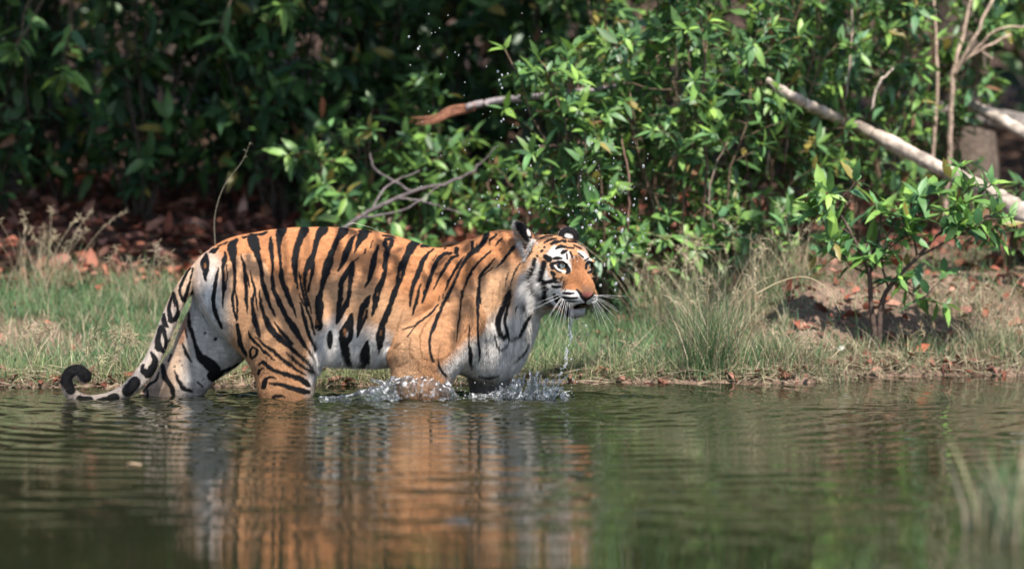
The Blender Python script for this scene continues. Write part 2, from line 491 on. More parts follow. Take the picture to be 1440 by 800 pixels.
# ---------------------------------------------------------------- coat markings, drawn in side-view photo units
class Paint:
    def __init__(s, P): s.p = seen(P)
    def stroke(s, pts, soft=1.1):
        """coverage of a polyline with varying full width"""
        cov = np.zeros(len(s.p))
        pts = np.asarray(pts, float)
        if len(pts) == 1: pts = np.vstack([pts, pts + (0.01, 0.01, 0)])
        elif len(pts) > 2: pts = curve_pts(pts, 4)
        for a, b in zip(pts[:-1], pts[1:]):
            w = max(a[2], b[2]) / 2 + soft + 1
            m = np.flatnonzero((s.p[:, 0] > min(a[0], b[0]) - w) & (s.p[:, 0] < max(a[0], b[0]) + w) & (s.p[:, 1] > min(a[1], b[1]) - w) & (s.p[:, 1] < max(a[1], b[1]) + w))
            if not len(m): continue
            q = s.p[m]; d = b[:2] - a[:2]; L = d @ d + 1e-9
            t = np.clip(((q - a[:2]) @ d) / L, 0, 1)
            dist = np.hypot(*(q - a[:2] - t[:, None] * d).T) - (a[2] + (b[2] - a[2]) * t) / 2
            cov[m] = np.maximum(cov[m], np.clip(.5 - dist / soft, 0, 1))
        return cov
    def spot(s, x, y, rx, ry, rot=0, soft=.35):
        a = math.radians(rot); dx, dy = s.p[:, 0] - x, s.p[:, 1] - y
        u = (dx * math.cos(a) + dy * math.sin(a)) / rx; v = (-dx * math.sin(a) + dy * math.cos(a)) / ry
        r = np.hypot(u, v)
        return np.clip((1 + soft - r) / (2 * soft), 0, 1)
    def poly(s, pts, soft=1.2):
        pts = np.asarray(pts, float); x, y = s.p.T
        ins = np.zeros(len(x), bool); dist = np.full(len(x), 1e9)
        for (x0, y0), (x1, y1) in zip(pts, np.roll(pts, -1, 0)):
            c = ((y0 > y) != (y1 > y))
            ins ^= c & (x < (x1 - x0) * (y - y0) / (y1 - y0 + 1e-12) + x0)
            d = np.array((x1 - x0, y1 - y0)); L = d @ d + 1e-9
            t = np.clip(((x - x0) * d[0] + (y - y0) * d[1]) / L, 0, 1)
            dist = np.minimum(dist, np.hypot(x - x0 - t * d[0], y - y0 - t * d[1]))
        return np.clip(.5 + np.where(ins, dist, -dist) / soft, 0, 1)
def Z(ox, oy, sc, lst):      # strokes read off an enlarged piece of the flank
    return [[(ox + x / sc, oy + y / sc, w / sc) for x, y, w in (([*q]) for q in st)] for st in lst]
Z2, Z3, Z4, Z5 = ((240, 310, 6.667), (380, 310, 6.667), (520, 310, 6.667), (640, 310, 6.667))
Z6, Z7, Z8 = ((200, 420, 5.333), (320, 420, 5.333), (440, 420, 5.333))
Q1, Q2, Q3, Q4, ZT = (540, 410, 5.), (640, 410, 5.), (715, 310, 5.333), (765, 340, 8.), (80, 360, 3.64)

BODY = []
BODY += Z(*Z2, [
 [(335,315,25),(322,400,75),(325,480,50),(325,560,20)],
 [(360,298,10),(400,285,45),(445,258,18)], [(445,240,14),(530,205,12)],
 [(620,185,30),(575,230,65),(578,300,75),(590,380,42),(600,470,28),(600,560,28),(595,650,24),(580,720,20),(575,800,20)],
 [(600,650,18),(620,740,20),(625,800,18)],
 [(510,300,18),(505,370,40),(490,440,30),(490,520,28),(500,620,38),(490,720,18),(487,790,10)], [(522,420,12),(530,560,12),(508,650,10)],
 [(447,440,8),(430,520,25),(415,620,35),(405,720,35),(398,800,30)],
 [(760,150,50),(772,190,95),(790,240,85),(815,320,50),(840,400,35),(850,480,35),(860,570,40),(890,670,40),(915,750,35),(930,800,30)],
 [(680,160,20),(790,138,20),(870,120,25),(905,105,15)],
 [(660,320,10),(685,400,28),(695,480,30),(700,570,30),(710,650,30),(712,800,25)], [(700,470,12),(725,560,18),(738,620,10)],
 [(745,470,8),(765,560,20),(790,650,25),(775,720,22),(765,800,22)], [(795,680,15),(805,790,12)], [(830,660,10),(838,740,20),(850,800,20)],
 [(937,160,22),(938,230,38),(950,330,35),(958,430,25),(952,520,28),(960,610,30),(985,700,40),(1030,780,40)],
])
BODY += Z(*Z3, [
 [(30,640,35),(60,720,40),(100,800,40)],
 [(115,85,80),(98,110,75),(85,160,55),(82,250,30),(90,350,25),(100,450,28),(112,560,45),(150,660,45),(185,760,40),(200,800,35)],
 [(320,85,80),(290,150,60),(255,240,55),(235,330,60),(228,420,50),(235,500,40),(245,570,25),(258,640,12)], [(272,690,10),(300,770,15),(320,800,15)],
 [(270,480,10),(285,580,25),(305,680,25),(330,760,25),(345,800,25)],
 [(500,80,80),(450,150,55),(425,240,45),(400,330,50),(365,405,60),(335,470,42),(325,540,28),(325,620,25),(345,720,25),(360,800,20)],
 [(395,390,45),(388,520,25),(370,600,22),(355,670,16)],
 [(685,95,85),(635,170,50),(600,250,45),(570,330,55),(540,420,78),(510,520,58),(490,610,40),(470,690,40),(460,760,60),(455,800,70)],
 [(795,140,15),(755,200,45),(725,280,60),(690,370,42),(640,470,15)],
 [(905,105,50),(870,130,85),(845,180,58),(810,250,30),(790,300,10)], [(830,95,16),(950,105,15)],
 [(770,420,50),(700,520,45),(665,600,38),(655,700,38),(655,800,38)], [(775,400,40),(760,500,48),(750,600,38),(735,700,35),(715,800,35)],
 [(825,345,10),(795,375,14)], [(965,185,8),(935,260,10)], [(895,275,14),(880,310,14)],
 [(940,705,15),(905,770,40),(890,800,45)],
])
BODY += Z(*Z4, [
 [(80,230,15),(50,330,40),(30,420,55),(5,520,38),(-45,620,14)],
 [(120,140,15),(190,145,20),(240,160,12)], [(145,200,42),(150,250,38)], [(215,185,28),(190,240,35),(160,300,50),(145,380,35),(125,460,12)], [(150,175,30),(205,172,28)],
 [(165,380,10),(145,460,30),(120,560,45),(80,650,58),(60,720,58),(50,800,50)],
 [(430,205,60),(390,250,75),(350,330,55),(310,420,68),(290,500,68),(265,590,45),(235,680,40),(200,780,40),(190,800,35)],
 [(405,190,28),(450,212,36)], [(480,240,18),(530,235,32),(575,240,18)],
 [(600,270,14),(540,320,35),(490,400,45),(450,500,45),(410,600,40),(390,700,22),(378,800,18)], [(630,320,12),(590,380,10)],
 [(760,305,25),(690,320,35),(630,380,40),(595,460,40),(560,560,40),(525,660,30),(495,770,18)],
 [(830,325,20),(770,350,30),(720,410,35),(680,490,30),(630,570,22),(600,650,10)], [(475,600,10),(455,700,18),(430,800,20)],
 [(885,330,12),(840,400,28),(790,480,30),(740,570,28),(710,650,18)], [(690,690,15),(680,780,15)], [(655,710,10),(645,780,10)],
 [(1060,200,30),(1010,270,45),(940,320,45),(890,380,40),(840,470,30),(790,580,28),(750,670,30),(715,760,22),(700,800,18)],
 [(705,258,22)], [(815,262,46),(815,300,46)], [(690,275,8)], [(960,205,35),(965,280,35)], [(1000,215,10),(1003,250,14)],
])
BODY += Z(*Z5, [
 [(300,120,55),(265,200,50),(215,260,45),(140,310,42),(95,370,35)],
 [(385,130,20),(335,180,25),(320,210,12)], [(440,165,20),(400,205,22),(380,235,10)],
 [(330,290,18),(250,360,24),(190,430,24),(130,520,32),(95,600,22),(70,690,18),(50,800,15)],
 [(370,360,14),(300,440,24),(250,500,34),(225,570,30),(225,650,34),(228,800,34)], [(345,440,14),(270,520,14)],
 [(560,240,35),(500,310,35),(450,370,28),(390,440,10)], [(430,265,8),(415,285,8)], [(495,490,8),(475,560,15),(470,620,10)],
 [(615,400,14),(570,470,20),(530,560,15),(520,650,15),(505,800,18)], [(500,620,10),(470,720,28),(450,800,35)],
])
BODY += Z(*Z8, [
 [(45,0,50),(50,80,58),(45,150,40),(45,210,55)], [(130,250,20),(125,310,42),(125,360,28)],
 [(205,0,35),(190,90,30),(180,180,16)], [(265,0,25),(240,60,35),(205,130,30),(180,185,14)],
 [(295,110,12),(270,190,58),(220,260,42),(235,340,58),(250,420,58),(280,470,38)], [(285,180,25),(280,280,38),(245,340,38)],
 [(410,0,25),(370,80,40),(350,170,35),(335,270,18)], [(405,90,18),(395,140,18),(360,210,25),(330,285,10)],
 [(475,0,50),(460,60,35),(445,130,10)],
 [(600,0,25),(560,100,40),(520,200,42),(495,280,38),(495,360,28),(495,405,10)], [(530,220,28),(520,300,28),(505,370,22)],
 [(410,320,18),(395,390,60),(390,440,68),(420,470,28)], [(345,488,16),(390,494,20)], [(265,465,30),(300,490,16)],
 [(585,380,20),(580,440,48),(580,490,40)],
])
BODY += Z(*Q1, [
 [(75,0,35),(45,90,35),(15,180,30),(0,230,18)], [(190,0,24),(180,100,8)], [(245,0,18),(220,100,20),(200,160,10)], [(285,0,18),(270,80,8)],
 [(665,0,30),(660,130,22),(662,300,18),(672,400,20),(672,480,12)],
])
BODY += Z(*Q2, [
 [(375,0,30),(340,100,40),(310,180,42),(305,250,40),(330,310,42),(365,310,38)], [(395,0,15),(375,90,24),(350,200,24),(365,270,24),(380,310,18)],
 [(280,300,8),(290,360,15),(320,405,18)], [(380,320,12),(370,370,12),(330,400,12)], [(535,165,20),(490,240,30),(455,310,24),(390,340,12)],
 [(440,100,10),(425,140,8)], [(520,370,10),(490,430,20),(415,495,14)], [(170,595,14),(230,605,24),(310,590,14)], [(490,60,10),(485,110,12),(500,135,8)],
])
HOLES = Z(*Z2, [[(322,405,18),(322,440,18)], [(513,460,16),(512,560,18)]]) + Z(*Z4, [[(180,205,16),(172,235,12)], [(290,480,16),(285,530,12)], [(70,680,14),(72,700,12)]]) \
      + Z(*Z8, [[(30,170,16),(34,185,14)], [(240,235,28),(240,270,22)], [(390,105,12),(385,130,10)], [(510,240,10),(508,275,8)]])
BROWN = Z(*Z5, [[(420,570,10),(415,720,10)], [(355,640,10),(350,760,10)]]) + Z(*Z8, [[(680,80,8),(650,170,10),(630,250,12)]]) + Z(*Q1, [[(710,170,10),(712,300,8),(740,410,6)]])
FRECK = Z(*Z2, [[(885,172,22)], [(868,238,16)], [(708,330,20)], [(680,285,12)], [(700,300,12)]]) + Z(*Z3, [[(170,195,24)], [(200,125,16)], [(208,175,14)], [(540,178,18)], [(490,245,14)], [(830,470,18)], [(565,670,18)], [(470,345,12)], [(570,130,10)]])
NEARH = Z(*Z2, [
 [(447,440,8),(430,520,25),(415,620,35),(405,720,35),(398,800,30)]]) + Z(*Z6, [[(530,0,25),(540,80,34),(570,160,28),(600,220,18)], [(605,0,12),(605,70,8)]]) + Z(*Z7, [
 [(40,0,18),(45,80,20),(65,140,20)], [(68,0,15),(72,80,15),(68,160,20)], [(75,200,35),(85,280,35),(100,350,35),(140,430,20)],
 [(130,0,20),(145,60,18),(148,110,8)], [(180,0,22),(190,90,30),(205,170,45),(230,240,40),(240,290,14)], [(212,0,12),(228,90,8)],
 [(245,0,20),(260,80,25),(285,150,40),(320,220,50),(370,280,52),(430,330,45),(490,380,35),(540,430,30),(590,460,35),(640,500,30)],
 [(300,0,30),(325,70,25),(355,130,12)], [(350,170,10),(390,230,25),(440,290,35),(480,340,25)],
 [(375,0,25),(410,70,35),(450,150,45),(500,220,50),(545,300,40),(600,380,25),(650,440,15),(665,465,10)],
 [(465,0,25),(490,70,25),(515,140,10)], [(545,30,12),(565,110,25),(590,200,30),(610,270,30),(640,330,30),(660,380,25)],
 [(565,0,12),(600,90,20),(630,180,20),(655,270,15)], [(600,0,15),(620,70,15),(630,110,10)],
 [(160,240,10),(175,290,28),(230,350,22),(290,410,25),(350,460,14)], [(205,280,10),(280,350,22),(350,400,30),(420,460,30),(490,510,30),(560,560,20),(590,575,8)],
 [(440,400,10),(500,460,30),(560,500,35),(610,530,40),(650,540,40)],
 [(185,360,15),(165,400,22),(180,450,18)], [(190,360,18),(220,385,22),(205,430,22),(180,460,12)],
 [(235,490,20),(270,480,35),(320,520,35),(380,550,30),(450,570,35),(530,595,40),(590,630,45),(615,655,25)],
 [(230,560,25),(240,535,25),(275,525,10)], [(270,660,40),(280,620,40),(310,590,22),(370,595,8)],
 [(315,635,15),(370,640,25),(430,650,35),(500,675,40),(560,690,45),(600,700,40)], [(335,745,15),(360,730,25),(430,735,15)],
])
FARH = Z(*Z6, [
 [(430,20,25),(450,70,38)], [(475,115,48),(490,130,38)], [(470,260,20)], [(548,305,28)],
 [(345,100,15),(355,200,30),(385,300,30),(410,380,40),(440,440,70),(500,490,90),(545,530,90),(530,580,85),(590,560,50)], [(590,550,30),(650,530,25),(720,490,15)],
 [(325,230,12),(335,290,10)], [(305,340,15),(330,410,30),(370,470,14)], [(150,500,30),(165,570,50),(200,630,40),(230,690,40),(235,740,30)],
 [(240,540,10),(270,610,30),(310,670,40),(370,695,18)], [(125,550,15),(100,610,25),(50,640,25),(10,690,30)], [(40,690,20),(40,760,25)],
 [(415,630,18),(450,660,14)], [(465,600,6),(450,615,6)], [(300,495,14)], [(280,465,12)], [(240,510,14)], [(215,420,18),(195,470,14)],
])
TAIL = Z(*Z2, [
 [(175,440,30),(110,570,30),(85,660,30),(110,740,38),(140,760,34)], [(205,450,25),(190,540,25),(160,640,30),(130,740,38)],
 [(240,645,20),(215,670,42),(195,705,14)], [(15,670,25),(30,740,25),(40,800,25)], [(215,395,18)], [(335,315,25),(322,400,75),(325,480,50),(325,560,20)]]) + Z(*ZT, [
 [(595,185,12),(572,270,22),(585,330,30)], [(600,190,12),(620,270,15),(615,310,28),(590,335,24)], [(545,300,18),(550,340,34),(570,365,14)],
 [(535,365,28),(518,420,28),(520,465,38),(545,490,22)], [(545,372,22),(558,430,20),(555,470,22)], [(575,435,14),(580,430,12)],
 [(482,492,14),(502,540,36),(475,600,48),(440,588,32)], [(440,560,20),(435,590,24)], [(362,692,60),(400,645,62)], [(210,738,18),(260,728,30),(300,722,44)],
 [(165,742,45),(120,735,48)], [(70,680,56),(45,630,70),(70,590,75),(110,580,75),(155,615,75)],
])
NEARF = Z(*Q1, [
 [(460,0,22),(420,80,25),(385,160,24),(350,250,28),(325,330,22),(320,400,20),(330,450,20),(345,490,18)],
 [(380,90,12),(330,150,15),(280,190,15),(215,235,12),(130,270,8)], [(220,240,10),(160,320,8)],
 [(380,490,14),(395,540,22),(440,595,22)], [(548,0,16),(535,130,14),(520,260,12),(510,345,6)],
 [(600,250,10),(600,350,12),(610,430,30),(615,500,38),(620,545,14)], [(665,0,30),(660,130,22),(662,300,18),(672,400,20),(672,480,12)],
])
NEARFB = Z(*Q1, [
 [(360,150,8),(300,220,12),(255,310,14),(260,400,10),(270,480,10)], [(185,330,8),(185,430,18),(230,490,12),(245,560,8)], [(395,370,8),(380,470,10)],
 [(280,470,18),(340,485,22),(420,470,18),(460,430,12)], [(600,230,10),(510,360,6)], [(75,390,25),(110,365,18)], [(100,520,20),(150,505,12)],  # first stroke: shade of the elbow fold, drawn in brown
])
FACE = Z(*Q3, [
 [(195,290,20),(180,350,35),(150,410,30),(140,440,18)], [(265,320,35),(250,380,35),(238,440,35)], [(235,445,35),(270,465,24),(330,455,22),(350,455,14)],
 [(255,480,15),(270,540,25),(265,590,28)], [(265,485,10),(295,515,10)], [(275,270,28),(305,290,38)], [(320,330,24),(330,355,24)],
 [(325,328,24),(355,318,16),(385,308,14),(410,312,16),(432,335,20),(450,372,30),(440,392,18)], [(335,345,12),(362,372,14),(395,388,9)],
 [(340,285,15),(370,282,20),(400,285,12)], [(320,385,15),(335,400,28),(345,405,18)], [(340,432,20),(355,440,14)], [(350,460,20),(370,462,12)],
 [(330,495,15),(360,500,18),(390,495,14)], [(240,135,8),(280,118,10),(330,115,8)], [(270,165,10),(310,145,14),(360,135,8)],
 [(320,175,15),(350,162,22),(390,158,12)], [(358,210,14),(390,195,22),(435,200,12)], [(400,245,18),(415,235,24),(438,225,12)],
 [(400,150,14),(425,155,20)], [(410,130,9),(460,130,11)], [(450,155,10),(505,160,13)], [(445,205,10),(490,205,11)], [(490,185,9),(545,210,11)],
 [(437,250,11),(440,290,11)], [(465,240,14),(480,275,11)], [(525,245,9),(560,275,11)], [(215,265,14)], [(245,230,16),(255,225,14)], [(270,200,14)],
 [(585,330,16),(600,314,20),(625,322,20),(635,350,22),(622,382,18),(600,390,14)], [(585,330,14),(582,360,14)],
 [(632,400,12)], [(632,435,10)], [(575,300,10),(600,285,8)],
 [(412,545,15),(455,549,15),(490,545,10)], [(405,578,13),(460,586,15),(515,581,10)], [(420,606,10),(500,607,9)], [(640,575,8),(670,570,6)], [(630,600,7),(660,595,6)],
 [(345,560,20),(370,595,42),(400,625,42),(430,660,44),(440,705,34)],
 [(500,655,18),(525,642,24),(560,637,26),(590,642,16)], [(513,520,12),(540,550,19),(558,574,27),(576,592,28)], [(580,595,14),(577,622,9)], [(575,590,16),(605,582,14),(635,555,10)],
 [(610,640,10),(640,625,9)], [(120,620,8),(125,670,10)],
])
FACEGREY = Z(*Q3, [[(150,470,36),(175,520,40),(200,550,24)], [(210,560,24),(260,600,34),(320,640,30)], [(110,590,12),(125,660,22)], [(405,425,10),(375,480,8)], [(420,460,8),(405,510,7)], [(395,440,7),(355,430,6)], [(500,270,5),(515,290,5)], [(520,260,6),(535,285,5)], [(470,280,5),(485,310,5)]])

# base colours (reflectance)
C_OR, C_ORD, C_TAN, C_WH, C_BK, C_DB = map(np.array, ((.405, .175, .074), (.30, .112, .042), (.545, .335, .19), (.66, .615, .57), (.007, .0068, .0075), (.115, .045, .018)))
def coat(P, part):
    pt = Paint(P); x, y = pt.p.T; n = len(P)
    C = np.empty((n, 3)); H = prt['head']
    fl = vnoise(P, 16, 5)[:, None]; fs = vnoise(P, 70, 6)[:, None]
    def mix(a, c, m=None):
        nonlocal C
        a = np.clip(a if m is None else a * m, 0, 1)[:, None]
        C = C * (1 - a) + np.asarray(c) * a
    C[:] = C_OR * (.86 + .28 * fl)
    # saddle to flank
    is_b = (part == prt['body']).astype(float)
    C = C * (1 + .04 * (fs - .5))
    yb = np.interp(x, (280, 340, 420, 470, 540, 600, 680, 740), (392, 430, 452, 424, 440, 490, 430, 400))
    mix(np.clip((y - yb + 62) / 75, 0, .62) * (x < 760), C_TAN, is_b)
    mix(np.clip((y - yb - 14 + 14 * (fl[:, 0] - .5)) / 30, 0, 1), C_WH, is_b)
    mix(pt.spot(300, 415, 22, 55, -12, .5) * .85, C_WH, (part != H) * 1.)
    # chest and throat
    mix(pt.poly([(672, 400), (700, 372), (722, 372), (735, 440), (700, 470), (664, 470)], 20) * .55, C_TAN * 1.05, is_b)
    mix(pt.poly([(664, 478), (690, 455), (708, 436), (730, 446), (800, 450), (770, 560), (640, 560), (640, 535), (655, 505)], 24), C_WH * .95, is_b)
    mix(pt.poly([(752, 352), (738, 372), (731, 392), (724, 410), (722, 432), (738, 452), (790, 450), (800, 380)], 9), C_WH, is_b)
    # legs
    m = (part == prt['near_hind']) * 1.
    mix(np.full(n, .5), C_TAN, m); mix(np.clip((y - 500) / 60, 0, .3), C_OR, m)
    mix(pt.spot(446, 515, 13, 46, 8, .5), C_WH, m); mix(pt.spot(296, 420, 14, 60, -14, .5), C_WH, m)
    m = (part == prt['far_hind']) * 1.
    mix(np.full(n, .93), C_WH * .9, m)
    mix(pt.poly([(225, 440), (262, 440), (262, 500), (250, 560), (180, 575)], 22) * .75, C_TAN * .8, m)
    mix(pt.stroke([(266, 415, 8), (262, 445, 10), (255, 480, 9)], 5) * .7, C_ORD, m)
    m = (part == prt['near_fore']) * 1.
    mix(np.full(n, .35), C_TAN, m); mix(pt.spot(570, 515, 18, 60, 0, .6) * .6, C_TAN, m)
    mix(pt.poly([(620, 520), (660, 480), (690, 470), (680, 560), (640, 545)], 16), C_WH * .9, m)
    m = (part == prt['far_fore']) * 1.
    mix(np.full(n, .9), C_WH * .45, m)  # far foreleg greyed down: shade put into its coat colour
    m = (part == prt['tail']) * 1.
    mix(np.full(n, .94), C_WH * .55 + C_TAN * .2, m); mix(np.clip((440 - y) / 40, 0, .6), C_TAN, m)
    cl = vnoise(P * np.array((70, 60, 16)), 1, 17)
    st_ = vnoise(P * np.array((30, 60, 90)) + (P[:, 2] * 40)[:, None] * np.array((1, 0, 0)), 1, 28)
    C *= (.80 + .40 * st_)[:, None]
    C *= (1 - .34 * np.clip((C.min(1) - .25) / .2, 0, 1) * np.clip(1.35 * cl - .3, 0, 1))[:, None] * np.ones(3) ** 1
    # stripes
    def strokes(lst, m, col=C_BK, soft=1.3, a=1.0):
        cov = np.zeros(n)
        for st in lst: cov = np.maximum(cov, pt.stroke(st, soft))
        mix(cov * a, col, m)
    wob = .9
    keep = pt.p.copy()
    pt.p = pt.p + np.stack([vnoise(P, 60, 8) - .5, vnoise(P, 60, 9) - .5], 1) * 2.2
    mb = ((part == prt['body']) | ((part == prt['near_hind']) & (y < 432)) | ((part == prt['near_fore']) & (y < 420))) * 1.
    strokes(FRECK, mb, C_DB * 2.2, 1.6, .55)
    strokes(BROWN, mb, C_DB, 2, .6)
    strokes([[(a, b, (w * 1.16 + .25) if a < 600 else w * 1.02) for a, b, w in st] for st in BODY], mb)
    strokes(HOLES, mb, C_OR * .9, 2, .55)
    strokes(NEARH, ((part == prt['near_hind']) | ((part == prt['body']) & (x < 450))) * (y > 410) * 1.)
    strokes(FARH, (part == prt['far_hind']) * 1., soft=2)
    strokes(TAIL, (part == prt['tail']) * 1.)
    mf = ((part == prt['near_fore']) | ((part == prt['body']) & (x < 665) & (x > 560))) * (y > 405) * 1.
    strokes(NEARFB, mf, C_DB, 2.2, .6); strokes(NEARF, mf, C_BK * 1.6)
    strokes(BODY, (part == prt['far_fore']) * 1.)
    pt.p = keep
    # ---- head
    h = (part == H) * 1.
    if h.any():
        q = lambda lst: [(715 + a / 5.333, 310 + b / 5.333) for a, b in lst]
        mix(np.full(n, 1.), C_OR * .62 + C_TAN * .3, h)
        mix(pt.poly(q([(95, 180), (200, 150), (300, 190), (330, 260), (230, 300), (170, 300), (140, 400), (60, 480), (20, 330)]), 5) * .6, C_TAN, h)
        mix(pt.poly(q([(170, 300), (215, 290), (235, 330), (300, 330), (305, 420), (400, 470), (400, 520), (370, 560), (400, 640), (300, 640), (120, 720), (0, 560), (60, 430), (130, 380)]), 6), C_WH, h)
        mix(pt.poly(q([(300, 300), (340, 305), (330, 400), (310, 430), (262, 330)]), 3) * .8, C_TAN, h)
        mix(pt.poly(q([(312, 215), (345, 190), (400, 205), (450, 235), (478, 300), (468, 372), (430, 320), (380, 300), (310, 300), (290, 250)]), 4), C_WH * 1.08, h)
        mix(pt.poly(q([(520, 225), (570, 235), (605, 280), (625, 300), (590, 310), (560, 290), (530, 255)]), 3), C_WH * 1.05, h)
        mix(pt.poly(q([(500, 130), (580, 170), (640, 260), (620, 290), (560, 200), (510, 160)]), 5) * .5, C_WH * .8, h)
        mix(pt.poly(q([(455, 300), (490, 260), (560, 285), (590, 390), (640, 470), (645, 530), (600, 545), (520, 520), (440, 530), (400, 520), (430, 430), (470, 380)]), 8), np.array((.285, .118, .05)), h)
        mix(np.clip(1.5 * vnoise(P, 170, 27) - .75, 0, .5) * (y < 400), C_DB, h)
        mix(pt.poly(q([(555, 480), (625, 500), (640, 545), (560, 540)]), 5) * .45, np.array((.22, .13, .10)), h)
        mix(pt.poly(q([(330, 500), (400, 530), (420, 518), (500, 530), (520, 525), (560, 590), (580, 600), (615, 580), (640, 555), (690, 570), (670, 630), (600, 635), (520, 640), (430, 650), (370, 600)]), 3), C_WH * 1.05, h)
        mix(pt.poly(q([(440, 665), (500, 665), (560, 650), (610, 650), (640, 690), (610, 740), (520, 760), (450, 740)]), 4), C_WH * .52, h)
        strokes(Z(*Q3, [[(345, 332, 10), (375, 368, 15), (420, 385, 14)], [(425, 312, 16), (455, 342, 20), (468, 372, 10)], [(628, 335, 7), (622, 365, 9), (605, 385, 9)]]), h, C_WH * 1.15, 1.)
        strokes([[(a, b, w * 1.2) for a, b, w in st] for st in FACEGREY], h, C_BK * 2, 2.4, .85)
        strokes([[(a, b, w * 1.28 + .35) for a, b, w in st] for st in FACE], h, C_BK, 1.0)
        strokes(Z(*Q4, [[(192,415,8),(178,470,5)], [(225,435,9),(200,520,6)], [(243,470,8),(218,535,6)], [(205,395,7),(150,430,5)], [(240,540,18),(232,560,10)], [(222,575,16),(280,572,20),(340,582,14)], [(225,618,18),(290,630,26),(370,636,16)], [(270,668,10),(330,668,16),(420,672,8)], [(560,575,10),(600,590,8)], [(575,640,12),(610,630,8)], [(330,165,6),(335,215,4)], [(360,150,6),(372,200,4)], [(400,160,6),(420,200,4)], [(330,240,4),(320,290,4)]]), h, C_BK * 1.5, 1.1)
        strokes(Z(*Q3, [[(345, 338, 7), (370, 364, 10), (400, 378, 10), (425, 384, 9)]]), h, C_WH * 1.1, .8)
        mix(pt.poly(q([(550, 545), (585, 535), (635, 545), (610, 575), (583, 588), (565, 568)]), 1.5), np.array((.36, .12, .10)), h)
        strokes(Z(*Q3, [[(540, 641, 9), (590, 640, 8)]]), h, np.array((.30, .20, .08)), 1.5, .8)
        # ears: dark backs with a white spot, pale fringe, greyish hollow
        for c, M, hg, wd, th in EARS:
            q = (P - c) @ M.T; u, w, k = q[:, 2] / hg, q[:, 0] / wd, q[:, 1] / th
            on = h * (u > -.75) * (np.hypot(u, w) < 1.22) * (np.abs(k) < 1.6)
            back = np.clip((k + .15) / .35, 0, 1); edge = np.clip((np.hypot(u, w) - .82) / .16, 0, 1)
            mix(on * (1 - back) * np.clip((u + .75) / .4, 0, 1), np.array((.20, .155, .13)), None)
            mix(on * (1 - back) * edge, C_WH * .85, None)
            mix(on * back * np.clip((u + .42 + .12 * w) / .22, 0, 1), C_BK, None)
            mix(on * back * np.clip(1.25 - np.hypot((u - .02) / .22, (w - .1) / .40) , 0, 1) ** .5 * (np.hypot((u - .02) / .22, (w - .1) / .40) < 1.1), C_WH, None)
    # below the water the coat is wet
    wl = .03 + .07 * vnoise(P * np.array((45, 45, 10)), 1, 18)
    C *= (1 - .42 * np.clip((wl - P[:, 2]) / .03, 0, 1))[:, None]
    return np.clip(C, .004, .95)
TC_ = coat(TV, PART)
tiger = link("tiger", mesh_np("tiger", TV, TF, True, TC_), M_fur)
tag(tiger, "orange tiger with black stripes wading through the shallows, head turned to watch", "tiger")

EARD = EARS[0][0][1] * S - 2
# ---------------------------------------------------------------- fur: short hairs lying along the coat, longer on ruff, chest and belly
def grow(n, ids, length, lift, width, name, seed):
    r = np.random.default_rng(seed)
    v = r.choice(ids, n); p = TV[v] + r.normal(0, VOX * .45, (n, 3)); nn = TN[v]
    px = seen(p)
    flow = np.tile(np.array((-.85, 0, -.45)), (n, 1))
    leg = np.isin(PART[v], [prt['near_hind'], prt['far_hind'], prt['near_fore'], prt['far_fore']])
    flow[leg] = (-.25, 0, -1)
    ch = (px[:, 0] > 670) & (px[:, 1] > 430) & (PART[v] != prt['head']); flow[ch] = (-.1, -.1, -1)
    be = (px[:, 1] > 485) & (px[:, 0] > 430) & (px[:, 0] < 570); flow[be] = (-.5, 0, -1)
    tl_ = PART[v] == prt['tail']; flow[tl_] = (-.5, -.05, -.8)
    he = PART[v] == prt['head']
    c = hp(42, 0, -16)
    flow[he] = p[he] - c; flow[he] /= np.linalg.norm(flow[he], axis=1)[:, None]
    flow[he & (px[:, 1] > 395) & (px[:, 0] < 785)] += (-.1, 0, -.7)
    flow = flow + r.normal(0, .22, (n, 3))
    t = flow - nn * (flow * nn).sum(1)[:, None]
    t /= np.linalg.norm(t, axis=1)[:, None] + 1e-9
    L = length[v] * r.uniform(.6, 1.25, n); li = lift[v] * r.uniform(.6, 1.4, n)
    d = t + nn * li[:, None]; d /= np.linalg.norm(d, axis=1)[:, None]
    s = np.cross(t, nn); w = width[v] * r.uniform(.7, 1.2, n)
    a = p - s * w[:, None] / 2 - nn * .002; b = p + s * w[:, None] / 2 - nn * .002
    tip = p + d * L[:, None]; tip[:, 2] -= L * .12
    V = np.stack([a, b, tip], 1).reshape(-1, 3)
    c0 = coat(p + d * (L * .55)[:, None], PART[v]); k = (r.uniform(.72, 1.22, n) * (.82 + .36 * vnoise(p * np.array((90, 90, 45)), 1, 19)))[:, None]
    c0 = c0 * k
    Cc = np.stack([c0, c0, c0 * 1.05 + .0015], 1).reshape(-1, 3)
    return V, np.arange(3 * n).reshape(-1, 3), np.clip(Cc, 0, 1)
sv = seen(TV)
LEN = np.full(len(TV), .0085); LIFT = np.full(len(TV), .27); WID = np.full(len(TV), .0019)
hm = PART == prt['head']
LEN[hm] = .008; LIFT[hm] = .16; WID[hm] = .0016
ruff = hm & (sv[:, 0] < 775) & (sv[:, 1] > 362) | hm & (sv[:, 0] < 742) & (sv[:, 1] < 362)
def bump(x, y, rx, ry): return np.exp(-(((sv[:, 0] - x) / rx) ** 2 + ((sv[:, 1] - y) / ry) ** 2))
LEN += .05 * bump(738, 415, 28, 44) * hm; LIFT += .3 * bump(738, 415, 28, 44) * hm
LEN += .022 * bump(731, 330, 10, 26) * hm * (TN[:, 0] < .3); LIFT += .4 * bump(731, 330, 10, 26) * hm
